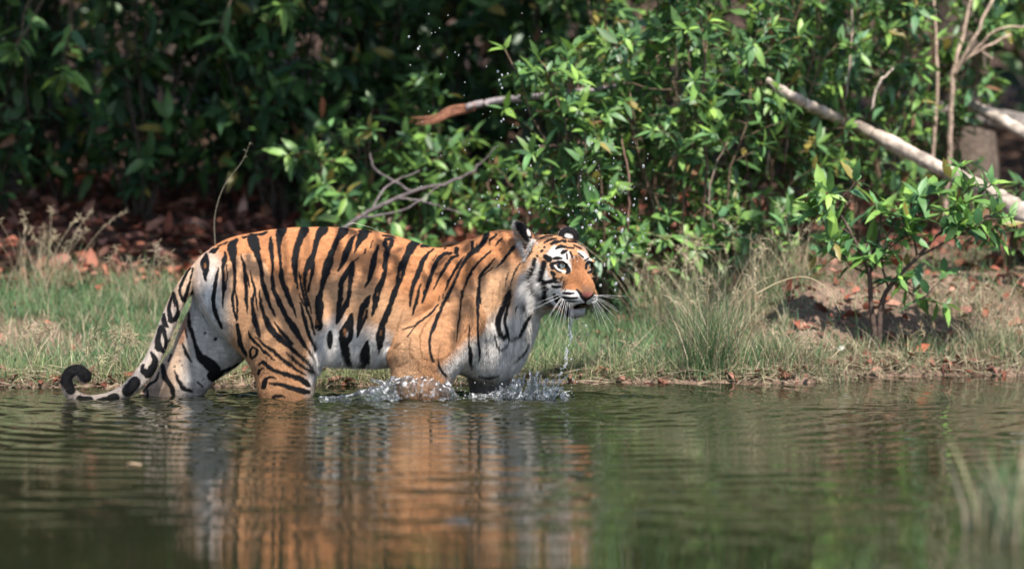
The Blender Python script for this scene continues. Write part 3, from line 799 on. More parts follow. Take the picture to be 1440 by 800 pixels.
LEN += .02 * bump(825, 352, 10, 30) * hm * (TV[:, 1] > HO[1] + .02)
nb = ~hm
LEN += (.018 * bump(700, 500, 50, 40) + .03 * bump(490, 505, 70, 16) + .012 * bump(725, 440, 24, 50) + .02 * bump(450, 490, 12, 30)) * nb
LEN += .006 * bump(690, 420, 60, 60) * nb
LIFT += (.2 * bump(700, 500, 50, 40) + .25 * bump(490, 505, 70, 16)) * nb
LEN[PART == prt['tail']] = .010
tip_ = (PART == prt['tail']) & (sv[:, 0] < 130); LEN[tip_] = .017; LIFT[tip_] = .45
up = np.flatnonzero((TV[:, 2] > -.005))
face_core = hm & (sv[:, 0] > 772) & (sv[:, 1] > 355)
w_near = up[(TN[up, 1] < .35) & ~face_core[up]]; w_far = up[(TN[up, 1] >= .35) & ~face_core[up]]
H1 = grow(210000, w_near, LEN, LIFT, WID, "fur", 11)
H2 = grow(22000, w_far, LEN, LIFT, WID * 2.6, "fur", 12)
H3 = grow(42000, up[ruff[up] | (nb & (LEN > .02))[up]], LEN * 1.15, LIFT * 1.1, WID * 1.1, "fur", 13)
H4 = grow(12000, up[face_core[up]], np.full(len(TV), .0055), LIFT * .7, np.full(len(TV), .0014), "fur", 14)
def fringe(pts, n, d0, L, col, seed):
    """loose pale hairs along the edge of an ear"""
    r = np.random.default_rng(seed); c = curve_pts(pts, 8); i = r.integers(0, len(c), n)
    p = np.array([tp(*(c[k] + r.normal(0, 1.1, 2)), d0 + r.normal(0, 3)) for k in i])
    d = np.array((-.75, -.2, .1)) + r.normal(0, .3, (n, 3)); d[:, 2] -= .5 * (i / len(c)); d /= np.linalg.norm(d, axis=1)[:, None]
    s = np.cross(d, r.normal(0, 1, (n, 3))); s /= np.linalg.norm(s, axis=1)[:, None]
    Ls = (L * r.uniform(.4, 1.2, n) / S)[:, None]
    V = np.stack([p - s * .0009, p + s * .0009, p + d * Ls], 1).reshape(-1, 3)
    return V, np.arange(3 * n).reshape(-1, 3), np.repeat(np.asarray(col) * r.uniform(.7, 1.2, (n, 1)), 3, 0)
H5 = fringe([(728, 314), (727, 324), (731, 336), (735, 348), (738, 360)], 900, EARD, 9, C_WH, 15)
H6 = fringe([(752, 338), (748, 346), (742, 356), (738, 366)], 500, EARD - 6, 8, C_WH * .9, 16)
fv, ff_, fc, o = [], [], [], 0
for V, F, C in (H1, H2, H3, H4, H5, H6):
    fv.append(V); ff_.append(F + o); fc.append(C); o += len(V)
fur = link("fur", mesh_np("fur", np.concatenate(fv), np.concatenate(ff_), False, np.concatenate(fc)), M_hair, tiger)

# ---------------------------------------------------------------- eyes
def eye(c, gaze, r, label=None):
    gz = np.asarray(gaze, float); gz /= np.linalg.norm(gz)
    n, m = 40, 28
    X = np.cross(gz, (0, 0, 1)); X /= np.linalg.norm(X); Y = np.cross(X, gz)
    V, Cc = [], []
    for i in range(m + 1):
        th = math.pi * i / m
        for j in range(n):
            ph = 2 * math.pi * j / n
            bul = 1 + .10 * max(0, 1 - (th / .75) ** 2)
            V.append(c + r * bul * (math.cos(th) * gz + math.sin(th) * (math.cos(ph) * X + math.sin(ph) * Y)))
            if th < .17: q = (.004, .004, .004)
            elif th < .62:
                k = .8 + .3 * random.random(); q = (.56 * k, .58 * k, .47 * k)
            elif th < .8: q = (.03, .025, .02)
            else: q = (.05, .04, .035)
            Cc.append(q)
    F = [(i * n + j, (i + 1) * n + j, (i + 1) * n + (j + 1) % n, i * n + (j + 1) % n) for i in range(m) for j in range(n)]
    return link("eye", mesh_np("eye", np.array(V), np.array(F), True, np.array(Cc)), M_eye, tiger)
eye(hp(-3.4, 23.6, 0.2), (.42, -.9, .02), 6.9 / S)
eye(hp(-3.2, -21.6, 0.2), (.5, -.86, .02), 6.9 / S)

# ---------------------------------------------------------------- whiskers, each its own part
def whisker(a, b, sag, r=.00058):
    a = np.asarray(a); b = np.asarray(b)
    t = np.linspace(0, 1, 9)[:, None]
    P = a + (b - a) * t + np.array((0, 0, -1)) * sag * (t * t) * .6 + np.array((0, 0, 1)) * sag * .6 * t
    V, F = tube(P, np.linspace(r, r * .35, 9), 5)
    link("whisker", mesh_np("whisker", V, F, True, np.ones((len(V), 3))), M_whisk, tiger)
for (x0, y0), (x1, y1) in [((788, 417), (738, 441)), ((786, 414), (752, 428)), ((791, 419), (763, 459)), ((792, 420), (772, 466)), ((793, 420), (779, 462)), ((795, 421), (783, 470)),
                           ((797, 421), (790, 468)), ((799, 421), (794, 455)), ((801, 422), (799, 466)), ((803, 422), (803, 452)), ((789, 419), (770, 447)), ((805, 422), (806, 446))]:
    whisker(hp(22, 22, -36) * .0 + tp(x0, y0, -84 - (x0 - 800) * .3), tp(x1, y1, -96 - random.random() * 16), .01)
for (x0, y0), (x1, y1) in [((838, 419), (874, 441)), ((839, 417), (868, 434)), ((837, 421), (862, 458)), ((836, 422), (858, 470)), ((838, 420), (866, 447)), ((835, 423), (850, 462)),
                           ((840, 416), (873, 421)), ((839, 415), (882, 417)), ((834, 424), (844, 460)), ((837, 421), (854, 452)), ((833, 424), (838, 452))]:
    whisker(tp(x0, y0, -92 + (x0 - 830)), tp(x1, y1, -88 + random.random() * 40), .008)
# ================================================================ GROUND AND WATER
SH = np.array([(-40, .62), (-2.4, .60), (-1.4, .60), (-.7, .68), (0, .80), (.4, .88), (1.0, .84), (1.5, .82), (1.75, 1.30), (2.4, 1.42), (40, 1.5)])
def shore(x):
    x = np.asarray(x, float)
    y = sum(np.interp(x + o, SH[:, 0], SH[:, 1]) for o in (-.12, -.06, 0, .06, .12)) / 5
    return y + .02 * np.sin(x * 9.1) + .014 * np.sin(x * 23 + 1) + .006 * np.sin(x * 61)
PS = np.array((-30, -9, -1.5, -.3, 0, .05, .3, 1, 2, 3.3, 5, 8, 14, 25, 60, 90))
PL = np.array((-.6, -.5, -.38, -.12, -.006, .028, .055, .125, .26, .46, .76, 1.18, 2.0, 4.6, 14, 20))
PR = np.array((-.6, -.5, -.38, -.12, -.006, .05, .13, .42, .54, .66, .82, 1.18, 2.0, 4.6, 14, 20))
def ground_z(x, y):
    x = np.asarray(x, float); y = np.asarray(y, float)
    s = y - shore(x)
    k = np.clip((x - 1.1) / .6, 0, 1); k = k * k * (3 - 2 * k)
    z = np.interp(s, PS, PL) * (1 - k) + np.interp(s, PS, PR) * k
    P = np.stack([x.ravel(), y.ravel(), np.zeros(x.size)], 1)
    n = (vnoise(P, 1.7, 21) - .5) * .09 + (vnoise(P, 6, 22) - .5) * .03 + (vnoise(P, 19, 23) - .5) * .012
    return z + n.reshape(x.shape) * np.clip(s * 2.2 + .12, 0.05, 1)
def on_ground(px, py, y0=.3):
    for Y in np.arange(y0, 30, .02):
        p = at(px, py, Y)
        if p[2] <= ground_z(p[0:1], np.array([Y]))[0]: return p
    return at(px, py, 6)
def foot(px, Y):
    """point of the ground below photo column px at depth Y"""
    x = (px - 720) / FPX * (Y - CAM_Y)
    return np.array((x, Y, ground_z(np.array([x]), np.array([Y]))[0]))
def grid_mesh(name, X, Y, zf, mat, kind='structure'):
    XX, YY = np.meshgrid(X, Y, indexing='ij')
    V = np.stack([XX, YY, zf(XX, YY)], -1).reshape(-1, 3)
    nx, ny = XX.shape
    i = np.arange(nx - 1)[:, None] * ny + np.arange(ny - 1)[None]
    F = np.stack([i, i + ny, i + ny + 1, i + 1], -1).reshape(-1, 4)
    o = link(name, mesh_np(name, V, F, True), mat); tag(o, kind=kind)
    return o
def soil_mat():
    m, nt, b = principled("bank_soil", .92, .2)
    tc = nt.nodes.new("ShaderNodeTexCoord")
    def noise(sc, det=6):
        n = nt.nodes.new("ShaderNodeTexNoise"); n.inputs["Scale"].default_value = sc; n.inputs["Detail"].default_value = det
        nt.links.new(tc.outputs["Object"], n.inputs["Vector"]); return n
    n1, n2 = noise(2.3), noise(31)
    r = nt.nodes.new("ShaderNodeValToRGB"); e = r.color_ramp.elements
    e[0].position = .32; e[0].color = (.10, .064, .045, 1); e[1].position = .66; e[1].color = (.29, .205, .155, 1)
    nt.links.new(n1.outputs[0], r.inputs[0])
    r2 = nt.nodes.new("ShaderNodeValToRGB"); e = r2.color_ramp.elements
    e[0].position = .35; e[0].color = (.5, .5, .5, 1); e[1].position = .7; e[1].color = (1.15, 1.1, 1.05, 1)
    nt.links.new(n2.outputs[0], r2.inputs[0])
    mx = nt.nodes.new("ShaderNodeMix"); mx.data_type = 'RGBA'; mx.blend_type = 'MULTIPLY'; mx.inputs[0].default_value = 1
    nt.links.new(r.outputs[0], mx.inputs[6]); nt.links.new(r2.outputs[0], mx.inputs[7]); sx_ = nt.nodes.new("ShaderNodeSeparateXYZ"); nt.links.new(tc.outputs["Object"], sx_.inputs[0])
    fl = nt.nodes.new("ShaderNodeMapRange"); fl.inputs[1].default_value = 2.6; fl.inputs[2].default_value = 4.2      # leaf mould further in, darkened to carry the shade under the trees
    nt.links.new(sx_.outputs[1], fl.inputs[0])
    mm = nt.nodes.new("ShaderNodeMix"); mm.data_type = 'RGBA'; nt.links.new(fl.outputs[0], mm.inputs[0]); nt.links.new(mx.outputs[2], mm.inputs[6]); mm.inputs[7].default_value = (.055, .032, .022, 1)
    nt.links.new(mm.outputs[2], b.inputs["Base Color"])
    bp = nt.nodes.new("ShaderNodeBump"); bp.inputs["Distance"].default_value = .03
    nt.links.new(n2.outputs[0], bp.inputs["Height"]); nt.links.new(bp.outputs[0], b.inputs["Normal"])
    return m
M_soil = soil_mat()
gx = np.concatenate([np.linspace(-60, -4, 50), np.arange(-3.9, 3.9, .035), np.linspace(4, 60, 50)])
gy = np.concatenate([np.linspace(-22, -1, 22), np.arange(-.9, 4.5, .03), np.arange(4.5, 12, .12), np.linspace(12.3, 90, 50)])
grid_mesh("ground", gx, gy, ground_z, M_soil)

# ---- water: real ripples, rings spreading from the wading legs
wr = np.random.default_rng(5)
WAV = []
for i in range(46):
    lam = .045 * (9 ** wr.random()); th = math.radians(90) + wr.normal(0, .55)
    WAV.append((2 * math.pi / lam * math.cos(th), 2 * math.pi / lam * math.sin(th), wr.random() * 6.28, lam))
LEGS = [tp(401, 560, -32), tp(595, 562, -44), tp(690, 558, 34), tp(225, 562, 34), tp(140, 563, -40), tp(768, 562, -40)]
def water_z(X, Y):
    h = np.zeros_like(X); sl = .0058
    patch = vnoise(np.stack([X.ravel() * .5, Y.ravel() * 1.3, 0 * X.ravel()], 1), 1.0, 31).reshape(X.shape)
    gain = .25 + 1.35 * np.clip(patch * 1.6 - .3, 0, 1)
    for kx, ky, ph, lam in WAV: h += sl * lam / 6.28 * np.sin(kx * X + ky * Y + ph)
    h *= gain
    near = np.zeros_like(X)
    for (x, y, z), st in zip(LEGS, (1, 1.5, 1.2, .6, .5, 1.7)):
        r = np.hypot(X - x, Y - y)
        h += st * .0016 * np.sin(2 * math.pi * r / .085 + x * 7) * np.exp(-r / .9) * np.clip(r / .05, 0, 1)
        h += st * .0022 * np.sin(2 * math.pi * r / .21 + x * 3) * np.exp(-r / 2.0)
        near = np.maximum(near, min(st, 1.3) * np.exp(-(r / .26) ** 2))
    wake = np.exp(-((X - .55) / .28) ** 2 - ((Y + .02) / .1) ** 2)
    wk2 = np.exp(-((X + 1.22) / .16) ** 2 - ((Y - .05) / .12) ** 2) + np.exp(-((X + .87) / .14) ** 2 - ((Y - .02) / .1) ** 2)
    P = np.stack([X.ravel(), Y.ravel() * 1.4, 0 * X.ravel()], 1)
    ch = (vnoise(P, 26, 33) + .6 * vnoise(P, 52, 34) - .8).reshape(X.shape)
    return h + ch * (.012 * near + .022 * wake + .014 * wk2)
def water_mat():
    m, nt, b = principled("pond_water", .03, .5)
    b.inputs["IOR"].default_value = 1.78
    tc = nt.nodes.new("ShaderNodeTexCoord")
    n = nt.nodes.new("ShaderNodeTexNoise"); n.inputs["Scale"].default_value = .9; n.inputs["Detail"].default_value = 3
    nt.links.new(tc.outputs["Object"], n.inputs["Vector"])
    r = nt.nodes.new("ShaderNodeValToRGB"); e = r.color_ramp.elements
    e[0].position = .35; e[0].color = (.010, .012, .0055, 1); e[1].position = .7; e[1].color = (.022, .022, .010, 1)
    nt.links.new(n.outputs[0], r.inputs[0]); nt.links.new(r.outputs[0], b.inputs["Base Color"])
    mp = nt.nodes.new("ShaderNodeMapping"); mp.inputs["Scale"].default_value = (9, 52, 1)
    nt.links.new(tc.outputs["Object"], mp.inputs["Vector"])
    n2 = nt.nodes.new("ShaderNodeTexNoise"); n2.inputs["Scale"].default_value = 1; n2.inputs["Detail"].default_value = 2
    nt.links.new(mp.outputs[0], n2.inputs["Vector"])
    bp = nt.nodes.new("ShaderNodeBump"); bp.inputs["Distance"].default_value = .0005; bp.inputs["Strength"].default_value = .5
    nt.links.new(n2.outputs[0], bp.inputs["Height"]); nt.links.new(bp.outputs[0], b.inputs["Normal"])
    return m
M_water = water_mat()
wx = np.concatenate([np.linspace(-60, -2.9, 40), np.arange(-2.8, 2.8, .016), np.linspace(2.9, 60, 40)])
wy = np.concatenate([np.linspace(-22, -8.2, 30), np.arange(-8, -1, .026), np.arange(-1, 1.0, .011), np.arange(1.0, 2.2, .04)])
water = grid_mesh("water", wx, wy, water_z, M_water)

# ================================================================ PLANTS
def frames(D, N):
    D = D / (np.linalg.norm(D, axis=1)[:, None] + 1e-9)
    N = N - D * (N * D).sum(1)[:, None]; N /= np.linalg.norm(N, axis=1)[:, None] + 1e-9
    return D, N, np.cross(D, N)
LT = np.array([(0, 0), (.30, .46), (.30, 0), (.30, -.46), (.66, .38), (.66, 0), (.66, -.38), (1, 0)])
LF = np.array([(0, 2, 1), (0, 3, 2), (1, 2, 5), (1, 5, 4), (2, 3, 6), (2, 6, 5), (4, 5, 7), (5, 6, 7)])
def leaves(P, D, N, L, W, C, rng, fold=.25, droop=.22):
    """many lance-shaped leaves: base points P, directions D, upper-face normals N"""
    D, N, Sd = frames(D, N); n = len(P)
    f = fold * rng.uniform(.3, 1.4, n)[:, None, None]; dr = (droop * rng.uniform(0, 2, n))[:, None, None]
    u, v = LT[:, 0][None, :, None], LT[:, 1][None, :, None]
    Lx, Wx = L[:, None, None], W[:, None, None]
    V = P[:, None] + D[:, None] * u * Lx + Sd[:, None] * v * Wx + N[:, None] * (np.abs(v) * Wx * f - u * u * Lx * dr)
    F = (LF[None] + 8 * np.arange(n)[:, None, None]).reshape(-1, 3)
    Cc = np.repeat(C[:, None], 8, 1); Cc = Cc * np.array((.9, 1, 1.06, 1, 1, 1.06, 1, .95))[None, :, None]
    return V.reshape(-1, 3), F, Cc.reshape(-1, 3)
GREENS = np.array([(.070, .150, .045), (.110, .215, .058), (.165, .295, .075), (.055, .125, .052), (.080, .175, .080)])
SHADEG = np.array([(.036, .088, .034), (.050, .118, .038), (.029, .074, .038), (.072, .150, .046)])  # darker copy of the greens: the wood's shade put into leaf colour
def shoot_leaves(path, rng, n, L0, wr, pal, acc, start=.3, whorl=5, up=.35):
    """alternate leaves up a twig and a rosette at its tip"""
    path = np.asarray(path); m = len(path)
    t = np.concatenate([np.linspace(start, .96, n), np.ones(whorl)]); k = len(t)
    idx = t * (m - 1); i0 = np.clip(idx.astype(int), 0, m - 2); fr = (idx - i0)[:, None]
    P = path[i0] * (1 - fr) + path[i0 + 1] * fr
    T = path[i0 + 1] - path[i0]; T /= np.linalg.norm(T, axis=1)[:, None] + 1e-9
    ang = np.arange(k) * 2.4 + rng.random() * 6.28
    A = np.cross(T, np.array((.2, .3, .93))); A /= np.linalg.norm(A, axis=1)[:, None] + 1e-9
    B = np.cross(T, A)
    R = np.cos(ang)[:, None] * A + np.sin(ang)[:, None] * B
    D = T * rng.uniform(.25, .9, k)[:, None] + R * .85 + rng.normal(0, .18, (k, 3)); D[:, 2] += rng.uniform(-.35, .3, k)
    N = np.array((0, -.25, 1.0)) * (up + .5) + T * .4 + rng.normal(0, .35, (k, 3))
    L = L0 * rng.uniform(.42, 1.22, k); L[n:] *= .85
    base = pal[rng.integers(0, len(pal), k)] * rng.uniform(.75, 1.25, (k, 1))
    young = (t > .85)[:, None]
    base = np.where(young, base * np.array((1.35, 1.25, 1.0)), base)
    old = rng.random(k); base = np.where((old < .03)[:, None], np.array((.24, .20, .05)), base); base = np.where((old > .985)[:, None], np.array((.16, .085, .045)), base)
    acc.append((P, D, N, L, L * wr * rng.uniform(.8, 1.15, k), base))
def wobble(p, q, rng, n=7, amt=.08):
    t = np.linspace(0, 1, n)[:, None]; L = np.linalg.norm(np.asarray(q) - p)
    w = np.cumsum(rng.normal(0, 1, (n, 3)), 0) * amt * L / n ** .5; w -= w[0] + (w[-1] - w[0]) * t
    return np.asarray(p) + (np.asarray(q) - np.asarray(p)) * t + w
def finish_plant(root, stems, acc, rng, smat, lmat, tint=(.16, .11, .075), names=("stem", "foliage"), droop=.22):
    if stems:
        ps = Parts()
        for path, r0, r1, n in stems:
            V, F = tube(path, np.linspace(r0, r1, len(path)), n); ps.add(V, F, np.array(tint) * rng.uniform(.7, 1.25))
        link(names[0], ps.mesh(names[0]), smat, root)
    if acc:
        V, F, C = leaves(*(np.concatenate([a[i] for a in acc]) for i in range(6)), rng, droop=droop)
        link(names[1], mesh_np(names[1], V, F, True, C), lmat, root)
def shrub(label, cat, base, height, spread, n_stems, twigs, per, L0, wr, pal, seed, mat, group=None, name="leafy_shrub", lean=(0, 0), low=.15, tint=(.16, .11, .075), whorl=5, rad=.011, start=.25):
    rng = np.random.default_rng(seed)
    base = np.asarray(base, float)
    root = empty(name, (0, 0, 0)); tag(root, label, cat, group)
    stems, acc = [], []
    for i in range(n_stems):
        a = rng.random() * 6.28; rr = spread * math.sqrt(rng.random())
        b = base + np.array((math.cos(a), math.sin(a), 0)) * .06 * rng.random() * spread * 3; b[2] -= .05
        h = height * rng.uniform(.65, 1.08)
        top = base + np.array((math.cos(a) * rr + lean[0] * h, math.sin(a) * rr * .8 + lean[1] * h, h * (1 - .25 * (rr / max(spread, .01)) ** 2)))
        pth = wobble(b, top, rng, 9, .07); stems.append((pth, rad * rng.uniform(.7, 1.3), .003, 6))
        shoot_leaves(pth[5:], rng, per, L0, wr, pal, acc, whorl=whorl)
        for j in range(twigs):
            t = low + (1 - low) * rng.random(); k = min(int(t * 8), 7)
            p = pth[k] + (pth[k + 1] - pth[k]) * (t * 8 - k if t * 8 < 8 else 1)
            a2 = rng.random() * 6.28; ln = rng.uniform(.14, .42) * (1.15 - .5 * t)
            d = np.array((math.cos(a2), math.sin(a2) * .9, rng.uniform(-.1, .9))); d /= np.linalg.norm(d)
            tw = wobble(p, p + d * ln, rng, 5, .1); stems.append((tw, .0042, .0018, 4))
            shoot_leaves(tw, rng, per, L0, wr, pal, acc, start=start, whorl=whorl)
    finish_plant(root, stems, acc, rng, M_bark, mat, tint)
    return root
def at_foot(px, Y): return foot(px, Y)
# ---- bright bushes, right half
bushes = [
 (835, 2.7, 1.75, .42, 9, 11, 21, "leafy green bush leaning over the water behind the tiger's head, topped by pale shoots"),
 (965, 2.9, 2.15, .50, 12, 12, 22, "tall leafy bush with bright green shoots, tallest right of the tiger's head"),
 (1080, 3.4, 2.2, .50, 12, 12, 23, "dense green bush standing behind the dry grass tussock"),
 (1200, 3.9, 2.1, .45, 11, 12, 24, "green bush crossed by the pale fallen trunk"),
 (1300, 4.6, 2.2, .42, 9, 11, 25, "thin green bush beside the dry branches at upper right"),
 (905, 4.4, 2.4, .55, 11, 11, 26, "shaded bush rising behind the bright bushes near the broken branch"),
]
for px, Y, h, sp, ns, tw, sd, lab in bushes:
    shrub(lab, "bush", at_foot(px, Y), h, sp, ns, tw, 7, .130, .36, GREENS, sd, M_leaf, "green bushes on the bank", lean=(-.05 if px < 900 else 0, -.12))
low_shrubs = [
 (505, 3.9, .95, .34, 6, 8, 31, .15, "small bright leafed shrub above the tiger's back, left of the broken branch"),
 (600, 4.1, 1.0, .40, 6, 8, 32, .14, "shrub with broad green leaves under the broken branch"),
 (720, 3.9, .75, .35, 6, 7, 33, .12, "low shaded shrub between the bare twigs and the tiger's ear"),
 (1040, 2.6, .60, .22, 5, 5, 34, .12, "little green shrub rising from the dry grass tussock"),
 (860, 2.6, .45, .2, 4, 5, 35, .11, "knee high seedling right behind the tiger's head"),
 (1420, 3.0, .5, .25, 4, 5, 36, .13, "green seedling at the right edge under the fallen trunk"),
]
for px, Y, h, sp, ns, tw, sd, L0, lab in low_shrubs:
    shrub(lab, "shrub", at_foot(px, Y), h, sp, ns, tw, 6, L0, .36, GREENS, sd, M_leaf, "low shrubs on the bank", name="low_shrub")
# ---- shaded undergrowth, left half
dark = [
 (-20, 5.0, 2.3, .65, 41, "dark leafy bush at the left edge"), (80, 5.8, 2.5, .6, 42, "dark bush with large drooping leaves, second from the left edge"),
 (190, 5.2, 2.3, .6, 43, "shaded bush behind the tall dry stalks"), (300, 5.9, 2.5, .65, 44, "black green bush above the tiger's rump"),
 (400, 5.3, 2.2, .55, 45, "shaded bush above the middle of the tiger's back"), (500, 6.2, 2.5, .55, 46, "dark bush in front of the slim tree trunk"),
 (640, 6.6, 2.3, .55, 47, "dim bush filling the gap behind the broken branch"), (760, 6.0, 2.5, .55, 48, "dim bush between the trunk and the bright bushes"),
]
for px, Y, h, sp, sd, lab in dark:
    shrub(lab, "bush", at_foot(px, Y), h, sp, 10, 9, 6, .19, .40, SHADEG, sd, M_leafd, "shaded bushes under the trees", name="shade_bush", tint=(.07, .055, .045), low=.12)
for px, Y, L0, sd, lab in [(345, 4.3, .19, 51, "overhanging spray of pale green leaves at the top, left of centre"), (60, 4.2, .19, 52, "hanging spray of two pale leaves at upper left")]:
    rng = np.random.default_rng(sd); root = empty("leafy_branch"); tag(root, lab, "branch")
    a = at(px + 40, -90, Y + .5); stems, acc = [], []
    for k in range(4):
        q = at(px + rng.uniform(-40, 70), (20 if px > 200 else 95) + rng.uniform(-30, 30), Y + rng.uniform(-.2, .2)); pth = wobble(a, q, rng, 8, .06)
        stems.append((pth, .008, .003, 5)); shoot_leaves(pth[2:], rng, 5, L0, .34, GREENS * 1.1, acc, start=.5, whorl=5)
    finish_plant(root, stems, acc, rng, M_bark, M_leaf)

TREES = []
# ---- trees: trunks behind the bushes, crowns above
def tree(label, px, Y, r, htr, crown_c, crown_r, n_cl, seed, tint=(.085, .07, .058), lean=0):
    rng = np.random.default_rng(seed); b = foot(px, Y); root = empty("forest_tree"); tag(root, label, "tree", "trees over the bank")
    top = np.array((b[0] + lean, Y + .1, htr)); pt = wobble(b - (0, 0, .1), top, rng, 14, .03)
    ps = Parts(); V, F = tube(pt, np.linspace(r * 1.25, r * .6, 14) * (1 + .08 * rng.normal(0, 1, 14)), 12); ps.add(V, F, tint)
    acc = []; c0 = np.array(crown_c); R = np.array(crown_r)
    for i in range(n_cl):
        d = rng.normal(0, 1, 3); d /= np.linalg.norm(d); c = c0 + d * R * rng.random() ** .4
        if i < 9:
            V, F = tube(wobble(pt[rng.integers(8, 14)], c, rng, 8, .1), np.linspace(r * .35, .012, 8), 6); ps.add(V, F, tint)
        for k in range(4):
            dd = rng.normal(0, 1, 3); dd[2] -= .1; dd /= np.linalg.norm(dd); p = c + rng.normal(0, .16, 3)
            shoot_leaves(wobble(p, p + dd * .5, rng, 4, .1), rng, 6, .24, .45, SHADEG, acc, start=.1, whorl=5)
    link("trunk", ps.mesh("trunk"), M_bark, root)
    TREES.append((root, pt))
    V, F, C = leaves(*(np.concatenate([a[i] for a in acc]) for i in range(6)), rng)
    link("crown", mesh_np("crown", V, F, True, C), M_leafd, root)
tree("dark tree trunk at the far left behind the undergrowth", 40, 6.4, .10, 5.0, (-3.1, 3.9, 4.0), (2.0, 2.0, 1.0), 75, 61)
tree("slim dark trunk above the tiger's back", 565, 6.9, .085, 5.0, (-1.1, 4.0, 4.1), (1.8, 2.0, 1.0), 78, 62, lean=-.1)
tree("slim trunk right of centre above the broken branch", 692, 7.2, .07, 5.2, (.2, 5.2, 4.2), (1.8, 2.0, 1.0), 52, 63, lean=.15)
tree("thick greyish trunk behind the dry branches at the upper right", 1362, 5.6, .15, 5.2, (3.0, 6.4, 4.0), (2.2, 2.0, 1.1), 90, 64, tint=(.13, .10, .08))
tree("pale trunk hidden by the tall bushes at right of centre", 1120, 8.0, .1, 5.4, (1.6, 8.2, 4.2), (2.4, 2.2, 1.1), 80, 65)
tree("trunk deep in the shade at left of centre", 255, 8.6, .11, 5.4, (-2.6, 8.4, 4.2), (2.6, 2.3, 1.2), 95, 66)
# unseen leafy limb added to the big tree, placed to dapple the tiger with shade
rng = np.random.default_rng(71); root, pt = TREES[3]; ps = Parts(); acc = []
SD = np.array(sun_dir)
added_bough = curve_pts(np.array([pt[11], (2.6, 2.6, 4.7), (1.9, -.4, 4.1), (.9, -1.35, 3.75), (-.5, -1.5, 3.6), (-1.2, -1.5, 3.45)]), 8)
V, F = tube(added_bough, np.linspace(.07, .012, len(added_bough)), 8); ps.add(V, F, (.11, .09, .07))
for (px, py, rad, nsh) in [(425, 405, .15, 4), (470, 365, .16, 5), (515, 420, .17, 6), (475, 475, .14, 5), (410, 515, .12, 5), (700, 445, .14, 5), (725, 500, .13, 4), (660, 370, .10, 3), (255, 475, .14, 5)]:
    c = tp(px, py, -45) + SD * 3.3  # added leaf cluster, set up the sun ray from the spot it shades
    j = np.argmin(((added_bough - c) ** 2).sum(1)); tw = wobble(added_bough[j], c, rng, 6, .08)
    V, F = tube(tw, np.linspace(.012, .004, 6), 5); ps.add(V, F, (.11, .09, .07))
    for k in range(nsh):
        d = rng.normal(0, 1, 3); d /= np.linalg.norm(d); p = c + rng.normal(0, rad * .5, 3)
        shoot_leaves(wobble(p, p + d * .16, rng, 4, .1), rng, 4, .13, .42, GREENS, acc, start=.2, whorl=4)
link("added_bough", ps.mesh("added_bough"), M_bark, root)
V, F, C = leaves(*(np.concatenate([a[i] for a in acc]) for i in range(6)), rng)
tag(link("foliage", mesh_np("foliage", V, F, True, C), M_leaf, root), kind="stuff")  # leaves of the added limb, out of view
# ---- the wood closing the view
rng = np.random.default_rng(77); acc = []
for i in range(2300):
    x = rng.uniform(-9, 9); y = rng.uniform(9, 13)
    if i >= 1600: x = rng.choice((-1, 1)) * rng.uniform(4.6, 9.5); y = rng.uniform(4.8, 9.5)
    z = ground_z(np.array([x]), np.array([y]))[0] + rng.uniform(0, 4.2)
    p = np.array((x, y, z)); d = rng.normal(0, 1, 3); d /= np.linalg.norm(d)
    shoot_leaves(wobble(p, p + d * .6, rng, 4, .1), rng, 5, .30, .5, SHADEG, acc, start=.1, whorl=4)
V, F, C = leaves(*(np.concatenate([a[i] for a in acc]) for i in range(6)), rng)
tag(link("forest", mesh_np("forest", V, F, True, C), M_leafd), "dark mass of forest leaves closing the view behind the bushes", "forest", kind="stuff")

# ---- wood lying about
def limb(name, label, cat, pts, tint, seed, n=12, knob=.06, group=None, twist=None):
    """pts rows: px, py, Y, radius in metres"""
    rng = np.random.default_rng(seed)
    C = curve_pts([(*at(a, b, y), r) for a, b, y, r in pts], 9)
    P, R = C[:, :3], C[:, 3] * (1 + knob * rng.normal(0, 1, len(C)))
    V, F = tube(P, R, n); V = V + (vnoise(V, 14, seed) - .5)[:, None] * .012
    c = np.tile(np.asarray(tint, float), (len(V), 1)) * ((.45 + .95 * vnoise(V * np.array((1, 1, 2.5)), 9, seed + 1)) * (.7 + .5 * vnoise(V, 30, seed + 2)))[:, None]
    o = link(name, mesh_np(name, V, F, True, c), M_bark); tag(o, label, cat, group); return o
limb("fallen_trunk", "pale barkless fallen trunk slanting down to the right through the bush", "log",
     [(1078, 112, 2.75, .016), (1110, 135, 2.8, .03), (1150, 155, 3.3, .034), (1192, 173, 3.75, .036), (1235, 192, 3.3, .038), (1320, 236, 2.9, .043), (1400, 274, 2.55, .048), (1450, 305, 2.4, .054), (1640, 392, 2.2, .06)], (.50, .41, .34), 81, knob=.11)
limb("fallen_trunk", "short pale log end jutting in at the right edge", "log", [(1362, 148, 4.4, .03), (1385, 158, 4.3, .036), (1440, 188, 4.2, .04), (1560, 260, 3.9, .045)], (.52, .44, .37), 82, knob=.1)
limb("fallen_trunk", "thick grey log behind the pale log end at the right edge", "log", [(1225, 150, 5.0, .05), (1330, 158, 5.0, .065), (1440, 175, 5.0, .07), (1600, 190, 5.0, .08)], (.19, .165, .15), 83)
root = limb("broken_branch", "grey branch with a splintered reddish broken end hanging over the tiger", "branch",
     [(655, 152, 3.5, .023), (700, 142, 3.5, .021), (760, 135, 3.1, .018), (800, 129, 2.6, .0155), (840, 126, 2.7, .013), (900, 116, 3.6, .011)], (.34, .29, .29), 84, knob=.04)
ps = Parts()
